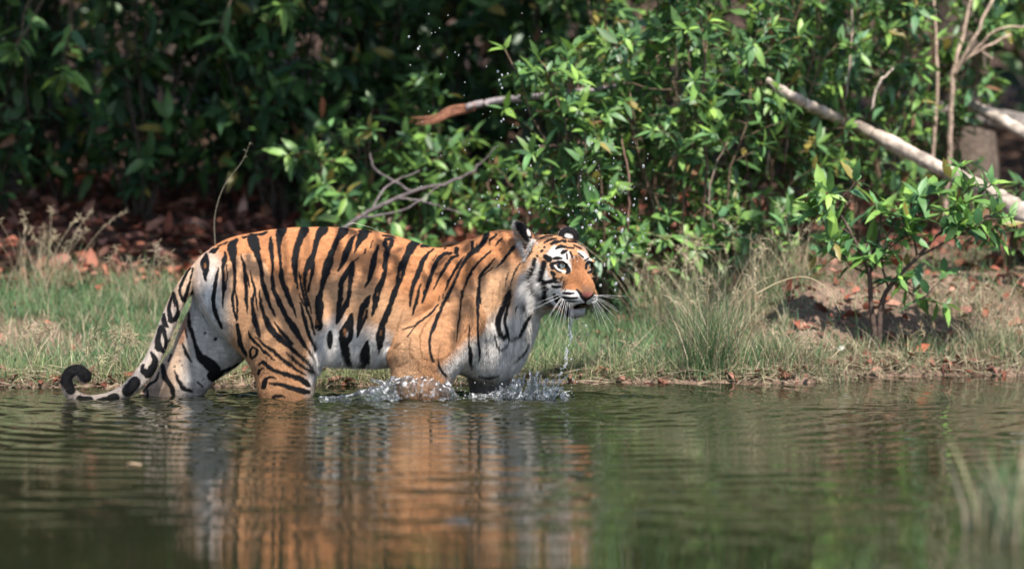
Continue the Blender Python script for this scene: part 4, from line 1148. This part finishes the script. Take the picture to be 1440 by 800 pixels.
for k, (y0, x1, y1) in enumerate([(-4, 586, 170), (0, 578, 166), (4, 592, 177), (6, 604, 176), (-2, 612, 168), (2, 584, 175)]):
    C = curve_pts([(*at(668, 150 + y0 * .6, 3.5 + .004 * k), .011), (*at(632, 157 + y0, 3.5), .012), (*at((x1 + 632) / 2, (y1 + 160) / 2 + 2, 3.5), .008), (*at(x1, y1, 3.5), .002)], 6)
    V, F = tube(C[:, :3], C[:, 3], 6); ps.add(V, F, np.array((.26, .115, .07)) * (.8 + .1 * k))
splinter = link("splintered_end", ps.mesh("splintered_end"), M_bark, root); splinter["label"] = "reddish torn end of the branch"
def twigs(label, name, lines, tint, seed, cat="branch"):
    rng = np.random.default_rng(seed); ps = Parts()
    for pts in lines:
        C = curve_pts([(*at(a, b, y), r) for a, b, y, r in pts], 6)
        V, F = tube(C[:, :3] + rng.normal(0, .003, (len(C), 3)), C[:, 3], 6); ps.add(V, F, np.array(tint) * rng.uniform(.8, 1.2))
    return tag(link(name, ps.mesh(name), M_bark), label, cat)
twigs("bare grey branch with thin forks rising from the litter above the tiger's back", "bare_branch", [
    [(470, 330, 2.9, .014), (520, 298, 2.9, .013), (580, 270, 2.95, .011), (640, 254, 3.0, .009), (672, 234, 3.1, .006), (696, 208, 3.1, .003)],
    [(520, 298, 2.9, .008), (545, 262, 3.0, .006), (590, 240, 3.1, .003)], [(580, 270, 2.95, .008), (530, 240, 3.1, .006), (520, 215, 3.2, .003)],
    [(560, 278, 2.9, .007), (600, 285, 2.9, .005), (650, 300, 2.8, .003)], [(505, 306, 2.9, .008), (565, 296, 2.8, .005), (620, 262, 2.9, .003)]], (.15, .125, .125), 85)
twigs("cluster of dry straw coloured branches forking at the upper right", "dry_branch", [
    [(1326, 330, 4.2, .018), (1335, 210, 4.1, .017), (1340, 110, 4.0, .015), (1352, 60, 4.0, .012), (1368, -10, 4.0, .008)], [(1340, 110, 4.0, .012), (1372, 50, 3.9, .011), (1400, -10, 3.9, .008)],
    [(1342, 95, 4.0, .01), (1380, 70, 3.9, .008), (1420, 48, 3.9, .006)], [(1380, 70, 3.9, .006), (1396, 84, 3.9, .004)], [(1345, 100, 4.0, .008), (1400, 44, 3.9, .006), (1450, 38, 3.9, .005)],
    [(1310, 240, 4.1, .012), (1318, 120, 4.1, .01), (1312, -10, 4.2, .006)]], (.46, .34, .26), 86)
for k, (lab, pts) in enumerate([
    ("thin pale stem with a kink, under the upper end of the fallen trunk", [(1078, 250, 3.1, .006), (1083, 190, 3.1, .006), (1094, 100, 3.2, .004)]),
    ("brownish stem just right of the kinked pale one", [(1104, 230, 3.1, .005), (1110, 160, 3.1, .004), (1110, 100, 3.1, .003)]),
    ("bent bleached stub with an angular top above the fallen trunk", [(1226, 155, 3.1, .007), (1234, 120, 3.1, .008), (1258, 96, 3.1, .005)]),
    ("weathered upright stem high in the bush left of the angular stub", [(1190, 140, 3.3, .007), (1196, 70, 3.3, .006), (1200, 5, 3.3, .004)]),
    ("reddish sapling stem behind the tiger's head", [(884, 325, 2.4, .006), (884, 250, 2.4, .005), (874, 190, 2.5, .003)]),
    ("leaning brown stem behind the tussock", [(1006, 335, 2.6, .005), (998, 260, 2.6, .005), (1026, 195, 2.7, .003)])]):
    twigs(lab, "stem", [pts], [(.36, .28, .22), (.2, .14, .11), (.42, .34, .28), (.34, .27, .22), (.17, .10, .08), (.2, .15, .12)][k], 120 + k, "stem")
twigs("crooked thin vine hanging right of the broken branch", "vine", [[(735, 212, 3.2, .005), (775, 206, 3.2, .006), (820, 202, 3.2, .006), (860, 206, 3.2, .004)]], (.2, .13, .11), 88, "vine")

# ---- sapling with big leaves at the right of the bank
rng = np.random.default_rng(91); root = empty("sapling"); tag(root, "small leafy sapling with crooked dark stems growing on the right bank edge", "sapling")
stems, acc = [], []
SB = foot(1236, 1.55)
def sapling_twigs(C):
    for k in range(3):
        i = rng.integers(len(C) // 3, len(C) - 1); d = np.array((rng.normal(0, .8), rng.normal(-.2, .6), rng.uniform(.1, 1))); d /= np.linalg.norm(d)
        tw = wobble(C[i], C[i] + d * rng.uniform(.08, .2), rng, 5, .1); stems.append((tw, .004, .002, 5))
        shoot_leaves(tw, rng, 3, .14, .38, GREENS * 1.25, acc, start=.3, whorl=5)
for pts in [[(1225, 430), (1222, 385), (1205, 345), (1188, 312), (1168, 285), (1150, 272)], [(1225, 430), (1224, 375), (1236, 330), (1240, 292)], [(1240, 428), (1258, 395), (1290, 362), (1318, 330), (1345, 296), (1362, 262)],
            [(1290, 362), (1330, 340), (1372, 318), (1400, 300)], [(1318, 330), (1352, 322), (1400, 330)], [(1205, 345), (1180, 338), (1150, 300)], [(1258, 395), (1290, 418), (1330, 428)], [(1222, 385), (1250, 350), (1278, 330)],
            [(1250, 408), (1240, 360), (1262, 300)], [(1345, 296), (1385, 268)], [(1222, 385), (1195, 372), (1180, 345)], [(1290, 362), (1285, 320), (1300, 290)]]:
    y0 = 1.5 + rng.uniform(-.12, .12)
    P = np.array([at(a, b, 1.55 + (y0 - 1.55) * min(1, k / 2)) for k, (a, b) in enumerate(pts)])
    if pts[0][1] > 420: P = np.vstack([SB - (0, 0, .05), P])
    C = curve_pts(P, 5); sapling_twigs(C); stems.append((C, .016 if pts[0][1] > 420 else .007, .003, 7))
    shoot_leaves(C[len(C) // 3:], rng, 11, .15, .36, GREENS * 1.25, acc, start=.05, whorl=6)
finish_plant(root, stems, acc, rng, M_bark, M_leaf, (.11, .075, .06))

# ---- grass
def blades(P, H, lean, W, C, rng, seg=3, curl=.5):
    """arched tapering blades as triangle strips"""
    n = len(P); t = np.linspace(0, 1, seg + 1)
    a = rng.random(n) * 6.28; dirn = np.stack([np.cos(a), np.sin(a), 0 * a], 1)
    ctr = P[:, None] + np.array((0, 0, 1)) * (H[:, None] * (t - .35 * curl * lean[:, None] * t * t))[..., None] + dirn[:, None] * (H * lean)[:, None, None] * (t ** 1.7)[None, :, None]
    side = np.stack([-np.sin(a), np.cos(a), 0 * a], 1); tw = rng.normal(0, .9, n); side = side * np.cos(tw)[:, None] + dirn * np.sin(tw)[:, None]
    wt = np.array([1, .85, .55, .06] if seg == 3 else np.linspace(1, .06, seg + 1))
    w = W[:, None] * wt * .5
    V = np.stack([ctr - side[:, None] * w[..., None], ctr + side[:, None] * w[..., None]], 2).reshape(-1, 3)
    k = np.arange(seg) * 2; q = np.stack([k, k + 1, k + 3, k + 2], 1)
    F = (q[None] + (2 * (seg + 1)) * np.arange(n)[:, None, None]).reshape(-1, 4)
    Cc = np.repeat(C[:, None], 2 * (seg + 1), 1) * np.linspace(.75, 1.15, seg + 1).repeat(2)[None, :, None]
    return V, F, Cc.reshape(-1, 3)
G_GR = np.array([(.095, .19, .075), (.125, .22, .085), (.075, .165, .08), (.16, .235, .105)])
G_ST = np.array([(.42, .35, .23), (.50, .42, .29), (.34, .26, .17), (.30, .30, .17)])
def grass_cols(n, rng, straw):
    g_ = G_GR[rng.integers(0, 4, n)]; s_ = G_ST[rng.integers(0, 4, n)]
    st = straw if np.ndim(straw) else np.full(n, straw)
    return np.where((rng.random(n) < st)[:, None], s_, g_) * rng.uniform(.7, 1.25, (n, 1))
rng = np.random.default_rng(101); n = 230000
x = rng.uniform(-3.3, 3.3, n); s = rng.uniform(.0, 1, n) ** 1.25 * 3.9 + .015; y = shore(x) + s
pn = vnoise(np.stack([x, y, 0 * x], 1), 1.6, 41) * .65 + vnoise(np.stack([x, y, 0 * x], 1), 5, 42) * .35
lim = np.where(x < .55, 3.1 + .5 * (pn - .5) * 2, 2.4)
dens = np.clip((lim - s) / .8, 0, 1) * np.clip((pn - .30) * 3.0, .06, .85)
dens = np.where(x < .5, np.maximum(dens, .3 * np.clip((lim - s) / .8, 0, 1)), dens)
dens = np.where(x > 1.45, dens * np.where((s > .3) & (s < 1.6), .16, .6), dens)
dens = np.where((x > -1.45) & (x < -1.02) & (s < .12), dens * .2, dens)
k = rng.random(n) < dens
x, y, s, pn = x[k], y[k], s[k], pn[k]; n = len(x)
z = ground_z(x, y) - .006
H = rng.uniform(.022, .065, n) * (1 + .2 * (s > 1)) * (1 + .3 * (s < .3)) * np.where(rng.random(n) < .13, rng.uniform(1.8, 3.2, n), 1); lean = rng.uniform(.1, .95, n)
straw = np.clip(.14 + .42 * (pn < .42) + .35 * (s < .14) + .3 * (x > 1.3), 0, .85)
gc = grass_cols(n, rng, straw); gc = np.where(((s < .4) & (x < .7) & (rng.random(n) < .5))[:, None], np.array((.27, .31, .14)) * rng.uniform(.7, 1.3, (n, 1)), gc)  # brighter fringe by the water: sunlight put into the blade colour
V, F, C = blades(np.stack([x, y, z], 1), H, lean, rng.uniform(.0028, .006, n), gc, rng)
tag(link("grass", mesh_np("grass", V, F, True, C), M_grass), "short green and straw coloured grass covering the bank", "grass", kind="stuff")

def tuft(label, px, Y, n, h, spread, straw, seed, group, heads=0, name="grass_tuft", base=None, width=.004, lean=(.15, .8), mirror=1):
    rng = np.random.default_rng(seed); b = foot(px, Y) if base is None else np.asarray(base, float)
    root = empty(name, (0, 0, 0)); tag(root, label, "grass tuft", group)
    a = rng.random(n) * 6.28; r = spread * rng.random(n) ** .7
    P = b + np.stack([np.cos(a) * r, np.sin(a) * r * .7, np.full(n, -.01)], 1)
    if base is None: P[:, 2] = ground_z(P[:, 0], P[:, 1]) - .01
    H = h * rng.uniform(.35, 1.05, n); le = rng.uniform(*lean, n)
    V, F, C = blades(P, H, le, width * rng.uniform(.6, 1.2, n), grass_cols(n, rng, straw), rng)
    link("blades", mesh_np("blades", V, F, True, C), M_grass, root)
    if heads:
        for i in range(heads):
            ps = Parts(); p = P[rng.integers(0, n)]; d = np.array((rng.normal(0, .35), rng.normal(0, .25), 1)); hh = h * rng.uniform(.9, 1.35)
            C = curve_pts(np.array([p, p + d * hh * .5, p + d * hh * .8 + (d[0] * .1, 0, -.01), p + d * hh + (d[0] * .35 * hh, 0, -.12 * hh)]), 5)
            col = G_ST[rng.integers(0, 3)] * rng.uniform(.9, 1.25)
            V, F = tube(C, np.linspace(.0016, .0007, len(C)), 4); ps.add(V, F, col)
            for q in range(14):                        # spikelets
                t = .62 + .38 * rng.random(); c = C[int(t * (len(C) - 1))]
                e = c + rng.normal(0, .018, 3); V, F = tube(np.array([c, (c + e) / 2 + (0, 0, .003), e]), np.array((.0006, .0017, .0006)), 4); ps.add(V, F, col * 1.1)
            link("seed_head", ps.mesh("seed_head"), M_grass, root)
    return root
T = tuft
T("big dry tussock of straw and green blades at the water's edge, right of the tiger", 1000, .98, 680, .46, .17, .35, 201, "tussocks on the right bank", 14, width=.0045)
T("tall pale grass clump behind the big tussock", 1010, 1.9, 260, .5, .25, .7, 202, "tussocks on the right bank", 14)
T("dry tussock between the big tussock and the sapling", 1095, .98, 420, .24, .16, .6, 203, "tussocks on the right bank", 4)
T("straw tussock at the shore left of the sapling's foot", 1160, 1.0, 360, .20, .14, .7, 204, "tussocks on the right bank", 3)
T("green tuft at the shore just right of the splash", 900, 1.0, 260, .16, .16, .3, 205, "tussocks on the right bank", 3)
T("grassy clump hanging over the cut bank at the right edge", 1405, 1.62, 520, .26, .24, .55, 206, "tussocks on the right bank", 6)
T("low fresh green tuft at the shore between splash and big tussock, nearer the tussock", 945, 1.0, 300, .15, .18, .2, 231, "tussocks on the right bank", 0)
T("matted pale dry grass on the soil right of the sapling", 1370, 2.1, 420, .2, .34, .8, 232, "tussocks on the right bank", 4, lean=(.5, 1.3))
T("green shore tuft right of the sapling's foot", 1310, 1.55, 300, .18, .16, .45, 207, "tussocks on the right bank", 3)
T("feathery pale grass at the far side of the tussock, left part", 940, 2.2, 360, .45, .25, .6, 208, "tussocks on the right bank", 12)
T("feathery dry stalks under the bushes right of the tussock", 1080, 2.3, 300, .42, .25, .7, 209, "tussocks on the right bank", 12)
T("seed headed grass left of the tiger's tail", 175, .85, 180, .20, .16, .4, 210, "grass tufts left of the tiger", 16)
T("seed headed grass behind the tail's middle", 225, .95, 160, .22, .14, .4, 211, "grass tufts left of the tiger", 14)
T("sparse seed stalks at the left edge", 40, 1.0, 140, .22, .2, .5, 212, "grass tufts left of the tiger", 10)
T("low shore tuft above the curled tail tip", 120, .72, 200, .11, .14, .4, 213, "grass tufts left of the tiger", 4)
T("tall dry stalks out of focus at far left", 70, 3.1, 160, .40, .22, .8, 214, "grass tufts left of the tiger", 16)
T("second clump of tall dry stalks nearer the rump", 215, 2.6, 160, .34, .25, .6, 215, "grass tufts left of the tiger", 12)
T("straw lying under the tiger's belly at the shore", 500, .86, 320, .15, .24, .75, 216, "grass tufts under the tiger", 0, lean=(.7, 1.6))
T("grass seen between the hind legs", 352, .80, 160, .13, .08, .4, 217, "grass tufts under the tiger", 0)
T("bright grass behind the stream of drops from the chin", 790, 1.05, 260, .17, .2, .35, 218, "grass tufts under the tiger", 6)
T("straw tuft at the shore between the splash and the tussock", 850, .98, 200, .13, .16, .6, 219, "tussocks on the right bank", 2)
T("blurred green and straw grass in the near water at lower right", 1385, 0, 80, .32, .11, .38, 220, "grass in the near water", 0, base=at(1400, 752, -5.2), width=.012, lean=(.08, .45))
T("blurred thin blades at the right edge of the near water", 1430, 0, 60, .36, .08, .45, 221, "grass in the near water", 0, base=at(1430, 770, -5.6), width=.009, lean=(.08, .5))
T("faint blurred blades standing in the near water at the bottom", 1215, 0, 14, .16, .07, .1, 222, "grass in the near water", 0, base=at(1215, 830, -6.6), width=.006)
# single stalks
def stalk(label, pts, r, col, name="grass_stalk", fork=True):
    ps = Parts(); C = curve_pts([at(*p) for p in pts], 6); V, F = tube(C, np.linspace(r, r * .4, len(C)), 5); ps.add(V, F, col)
    if fork:
        for k in range(3):
            c = C[-2 - k * 2]; V, F = tube(np.array([c, c + (.012 * (-1) ** k, 0, .012), c + (.02 * (-1) ** k, 0, .004)]), np.array((r * .6, r * .5, r * .2)), 4); ps.add(V, F, col)
    return tag(link(name, ps.mesh(name), M_grass), label, "grass stalk")
stalk("single tall curved grass stalk behind the tiger's rump", [(303, 350, 1.6), (302, 305, 1.6), (315, 262, 1.6), (340, 228, 1.6), (352, 200, 1.6)], .0022, (.30, .27, .2))
stalk("bent yellow straw arching over the tussock towards the sapling", [(1060, 415, 1.2), (1100, 395, 1.2), (1135, 390, 1.15), (1165, 408, 1.15), (1182, 440, 1.15)], .0035, (.55, .45, .28), fork=False)
stalk("thin straw leaning across the green bank right of the chin", [(880, 500, 1.3), (930, 450, 1.3), (965, 420, 1.25), (945, 405, 1.25)], .003, (.55, .47, .3), fork=False)
stalk("dry straw and blade caught on the tiger's back", [(484, 318, -.02), (496, 314, -.02), (506, 316, -.02), (524, 321, -.02), (541, 330, -.02)], .0018, (.50, .52, .38))
# ---- leaf litter
rng = np.random.default_rng(131)
def litter(n, xs, ss, L0, rng, pal):
    x = rng.uniform(*xs, n); s = rng.uniform(*ss, n); y = shore(x) + s; z = ground_z(x, y) + rng.uniform(.004, .03, n)
    D = rng.normal(0, 1, (n, 3)); D[:, 2] *= .35; N = np.array((0, 0, 1.)) + rng.normal(0, .45, (n, 3))
    L = L0 * rng.uniform(.5, 1.3, n); C = pal[rng.integers(0, len(pal), n)] * rng.uniform(.55, 1.25, (n, 1))
    return np.stack([x, y, z], 1), D, N, L, L * rng.uniform(.35, .6, n), C
PAL = np.array([(.20, .072, .045), (.24, .105, .07), (.15, .052, .034), (.32, .18, .13), (.10, .05, .036), (.25, .13, .10)])
A = [litter(6800, (-6.5, 1.4), (2.5, 6.5), .13, rng, PAL), litter(1800, (.6, 4), (1.5, 5), .12, rng, PAL), litter(500, (-3, 3.2), (.0, .12), .06, rng, PAL * .8), litter(350, (1.4, 3.2), (.1, 1.4), .08, rng, PAL), litter(250, (-3, 1.4), (.3, 2.6), .07, rng, PAL)]
A = [(a[0], a[1], a[2], a[3], a[4], a[5] * np.array((1.12, .98, .95))) for a in A]
V, F, C = leaves(*(np.concatenate([a[i] for a in A]) for i in range(6)), rng, fold=.5, droop=.35)
tag(link("leaf_litter", mesh_np("leaf_litter", V, F, True, C), M_litter), "red brown dead leaves covering the forest floor", "leaf litter", kind="stuff")
# straw thatch on the waterline
n = 2600; x = rng.uniform(-3, 3, n); y = shore(x) + rng.uniform(-.01, .14, n); z = ground_z(x, y) + .008 + .03 * rng.random(n)
D = rng.normal(0, 1, (n, 3)); D[:, 2] *= .3; L = rng.uniform(.05, .2, n)
V, F, C = leaves(np.stack([x, y, z], 1), D, np.tile((0, -.5, 1.), (n, 1)) + rng.normal(0, .3, (n, 3)), L, np.full(n, .0045), G_ST[rng.integers(0, 4, n)] * rng.uniform(.35, 1.05, (n, 1)), rng, droop=.1)
tag(link("straw_debris", mesh_np("straw_debris", V, F, True, C), M_grass), "dry straw and stalks lying along the waterline", "straw", kind="stuff")
def dead_leaf(label, px, py, Y, L, col, dirn, nrm, name="dead_leaf", group=None, w=.42):
    rng = np.random.default_rng(int(px)); P = at(px, py, Y)[None]
    V, F, C = leaves(P, np.array([dirn], float), np.array([nrm], float), np.array([L]), np.array([L * w]), np.array([col], float), rng, fold=.5, droop=.3)
    return tag(link(name, mesh_np(name, V, F, True, C), M_litter), label, "dead leaf", group)
def floor_leaf(label, px, py, L, col, dirn, nrm, w=.42):
    p = on_ground(px, py); o = dead_leaf(label, px, py, p[1] - .02, L, col, dirn, nrm, w=w); o.location.z += .02; return o
floor_leaf("large pale curled dead leaf standing in the litter above the tiger's rump", 340, 312, .15, (.42, .24, .19), (.1, 0, 1), (0, -1, .2))
floor_leaf("orange brown dead leaf upright right of the pale curled one", 372, 312, .10, (.36, .14, .06), (.1, 0, 1), (.3, -1, .2), w=.7)
floor_leaf("pale tan leaf lying flat in the litter left of the rump", 262, 322, .13, (.55, .38, .25), (1, .2, .1), (0, -.6, 1))
floor_leaf("red dead leaf lying at the foot of the sapling", 1288, 500, .085, (.40, .11, .06), (.9, 0, .5), (-.2, -.9, .5), w=.6)
floor_leaf("smaller red leaf right of the sapling's foot", 1312, 497, .06, (.36, .13, .07), (.7, 0, .8), (-.2, -.9, .5))
floor_leaf("whitish dead leaf caught in straw left of the sapling", 1176, 497, .05, (.40, .41, .36), (1, 0, .3), (0, -1, .4), w=.6)
dead_leaf("rusty dead leaf hanging in the dark above the tiger's back", 453, 135, 4.4, .14, (.30, .11, .05), (.05, 0, -1), (.4, -1, 0), w=.3)
fl = dead_leaf("pale tan leaf floating on the open water at left", 177, 655, -3.27, .085, (.58, .42, .28), (1, .1, 0), (0, 0, 1)); fl.location.z += .006
fl = dead_leaf("reddish leaf floating at the shore right of the splash", 905, 541, .7, .07, (.34, .14, .12), (1, .1, 0), (0, 0, 1)); fl.location.z += .008

# ================================================================ SPLASHES
def nets_obj(name, sdf, lo_, hi_, vox, mat, noise=None, parent=None):
    lo_ = np.asarray(lo_, float); n = np.ceil((np.asarray(hi_) - lo_) / vox).astype(int) + 1
    g = sdf.grid(lo_, n, vox)
    V, F = surface_nets(g); V = V * vox + lo_; V = relax(V, F, 1)
    if noise:
        N = vnormals(V, F)
        for sc, am, sd in noise: V = V + N * ((vnoise(V, sc, sd) - .5) * am)[:, None]
    return link(name, mesh_np(name, V, F, True), mat, parent)
def pond(px, py, Y): return at(px, py, Y)
r = np.random.default_rng(301)
sp = SDF()
PR_ = [(448, 3), (480, 7), (505, 13), (530, 19), (552, 27), (575, 31), (600, 30), (622, 24), (636, 16)]
for (x0, h0), (x1, h1) in zip(PR_[:-1], PR_[1:]):
    for yy, f in ((-72, 1), (-64, .6)):
        a, b = tp(x0, 562, yy - 4 + r.normal(0, 2)), tp(x1, 562, yy - 4 + r.normal(0, 2)); a[2] = h0 * f / S * .55; b[2] = h1 * f / S * .55
        sp.add(*cone(a, b, h0 * f / S * .45, h1 * f / S * .45), 8 / S)
for i in range(46):
    x = r.uniform(540, 640); h = np.interp(x, [p[0] for p in PR_], [p[1] for p in PR_])
    a = tp(x, 562, -76 + r.normal(0, 5)); a[2] = h / S * r.uniform(.5, 1.0); b = a + np.array((r.normal(0, 6), r.normal(-2, 4), r.uniform(1, 9))) / S
    sp.add(*cone(a, b, 2.2 / S, r.uniform(.6, 1.8) / S), 3 / S)
o = nets_obj("water_splash", sp, tp(440, 572, -96) - (0, 0, .02), tp(650, 505, -40) + (0, 0, .02), .0036, M_splash, [(24, .024, 61), (60, .009, 62)])
tag(o, "wave of churned water thrown up round the near foreleg", "splash")
sp = SDF()
for i in range(95):
    t = r.random(); x = 700 + 95 * t + r.normal(0, 3); a = tp(x - 6, 562, -44 + r.normal(0, 12)); a[2] = .004 + .02 * r.random()
    hgt = (10 + 27 * math.sin(math.pi * min(1, .15 + t * .8))) * r.random() ** .7 * (1 if x > 722 else .5)
    b = a + np.array((r.normal(3 + 7 * t, 5), r.normal(-4, 8), hgt)) / S
    mid = (a + b) / 2 + r.normal(0, 2.5, 3) / S
    sp.add(*cone(a, mid, r.uniform(.9, 2.6) / S, r.uniform(.6, 1.5) / S), 3.5 / S); sp.add(*cone(mid, b, r.uniform(.6, 1.3) / S, r.uniform(.5, 1.3) / S), 3 / S)
for i in range(60):
    c = tp(r.uniform(640, 800), 562, -44 + r.normal(0, 14)); c[2] = r.uniform(0, .02); sp.add(*ell(c, np.array((5, 4, 2.2)) * r.uniform(.5, 1.3) / S), 4 / S)
o = nets_obj("water_splash", sp, tp(625, 575, -100) - (0, 0, .015), tp(822, 500, 10) + (0, 0, .02), .003, M_splash, [(60, .008, 63)])
tag(o, "ragged crown of clear water splashing in front of the chest", "splash")
sp = SDF()
pts = curve_pts([(806, 448), (801, 462), (803, 475), (797, 492), (796, 508), (790, 522), (787, 540)], 6)
for p, q in zip(pts[:-1], pts[1:]):
    if r.random() < .8:
        sp.add(*cone(tp(*(p + r.normal(0, 1.2, 2)), -80), tp(*(q + r.normal(0, 1.2, 2)), -80), r.uniform(.5, 1.7) / S, r.uniform(.4, 1.4) / S), 2 / S)
for p in pts[::2]: sp.add(*ell(tp(*(p + r.normal(0, 5, 2)), -80 + r.normal(0, 4)), np.full(3, r.uniform(.7, 1.6) / S)), 2 / S)
o = nets_obj("water_trickle", sp, tp(770, 550, -105) - (0, 0, .01), tp(825, 438, -58) + (0, 0, .01), .0026, M_drop)
tag(o, "stream of water dribbling from the tiger's chin", "trickle")
# ---- flying drops, every one its own
bpy_me = None
def ico(r_):
    import bmesh
    bm = bmesh.new(); bmesh.ops.create_icosphere(bm, subdivisions=2, radius=r_)
    me = bpy.data.meshes.new("water_drop"); bm.to_mesh(me); bm.free(); me.materials.append(M_drop)
    for p in me.polygons: p.use_smooth = True
    return me
DM = [ico(q / S) for q in (.6, .85, 1.15, 1.6, 2.2)]
spots = [(603, 20, 2), (630, 22, 1), (575, 52, 3), (588, 69, 3), (590, 66, 2), (618, 40, 1), (612, 46, 1), (607, 47, 1), (645, 78, 2), (629, 81, 2), (640, 74, 1), (577, 92, 2), (620, 105, 2), (700, 101, 4), (706, 106, 3), (702, 113, 3), (704, 119, 3), (706, 124, 3), (714, 104, 2), (684, 94, 1), (625, 290, 3), (660, 295, 4), (701, 290, 4), (622, 300, 3), (640, 315, 2), (686, 310, 2), (708, 168, 3), (705, 171, 3), (718, 158, 2), (728, 180, 2), (739, 155, 2)]
for i in range(42): spots.append((r.normal(695, 45), r.normal(190, 60), r.choice(2)))
for i in range(46): spots.append((r.normal(770, 45), r.normal(270, 45), r.choice(4, p=(.4, .3, .2, .1))))
for i in range(135): spots.append((r.normal(858, 36), r.normal(305, 58), r.choice(5, p=(.32, .3, .2, .12, .06))))
for p in [(866, 399, 4), (876, 392, 4), (865, 408, 3), (850, 372, 3), (858, 366, 2), (842, 285, 4), (838, 296, 3), (845, 280, 3), (820, 455, 3), (826, 470, 3), (803, 505, 3), (824, 458, 3), (812, 520, 2), (800, 495, 3)]: spots.append(p)
for i in range(60): spots.append((r.uniform(640, 812), r.normal(545, 11), r.choice(3)))
for i, (px, py, k) in enumerate(spots):
    k = int(k); o = bpy.data.objects.new("water_drop", DM[k]); COL.objects.link(o)
    p = tp(px, py, r.normal(-50, 28)); p[2] = max(p[2], .004); o.location = p
    o.scale = (r.uniform(.8, 1.1), r.uniform(.8, 1.1), r.uniform(.9, 1.5)); o.rotation_euler = (r.normal(0, .5), r.normal(0, .5), 0)
    tag(o, "clear drop of water flung into the air by the tiger", "water drop", "water drops flying round the tiger's head")
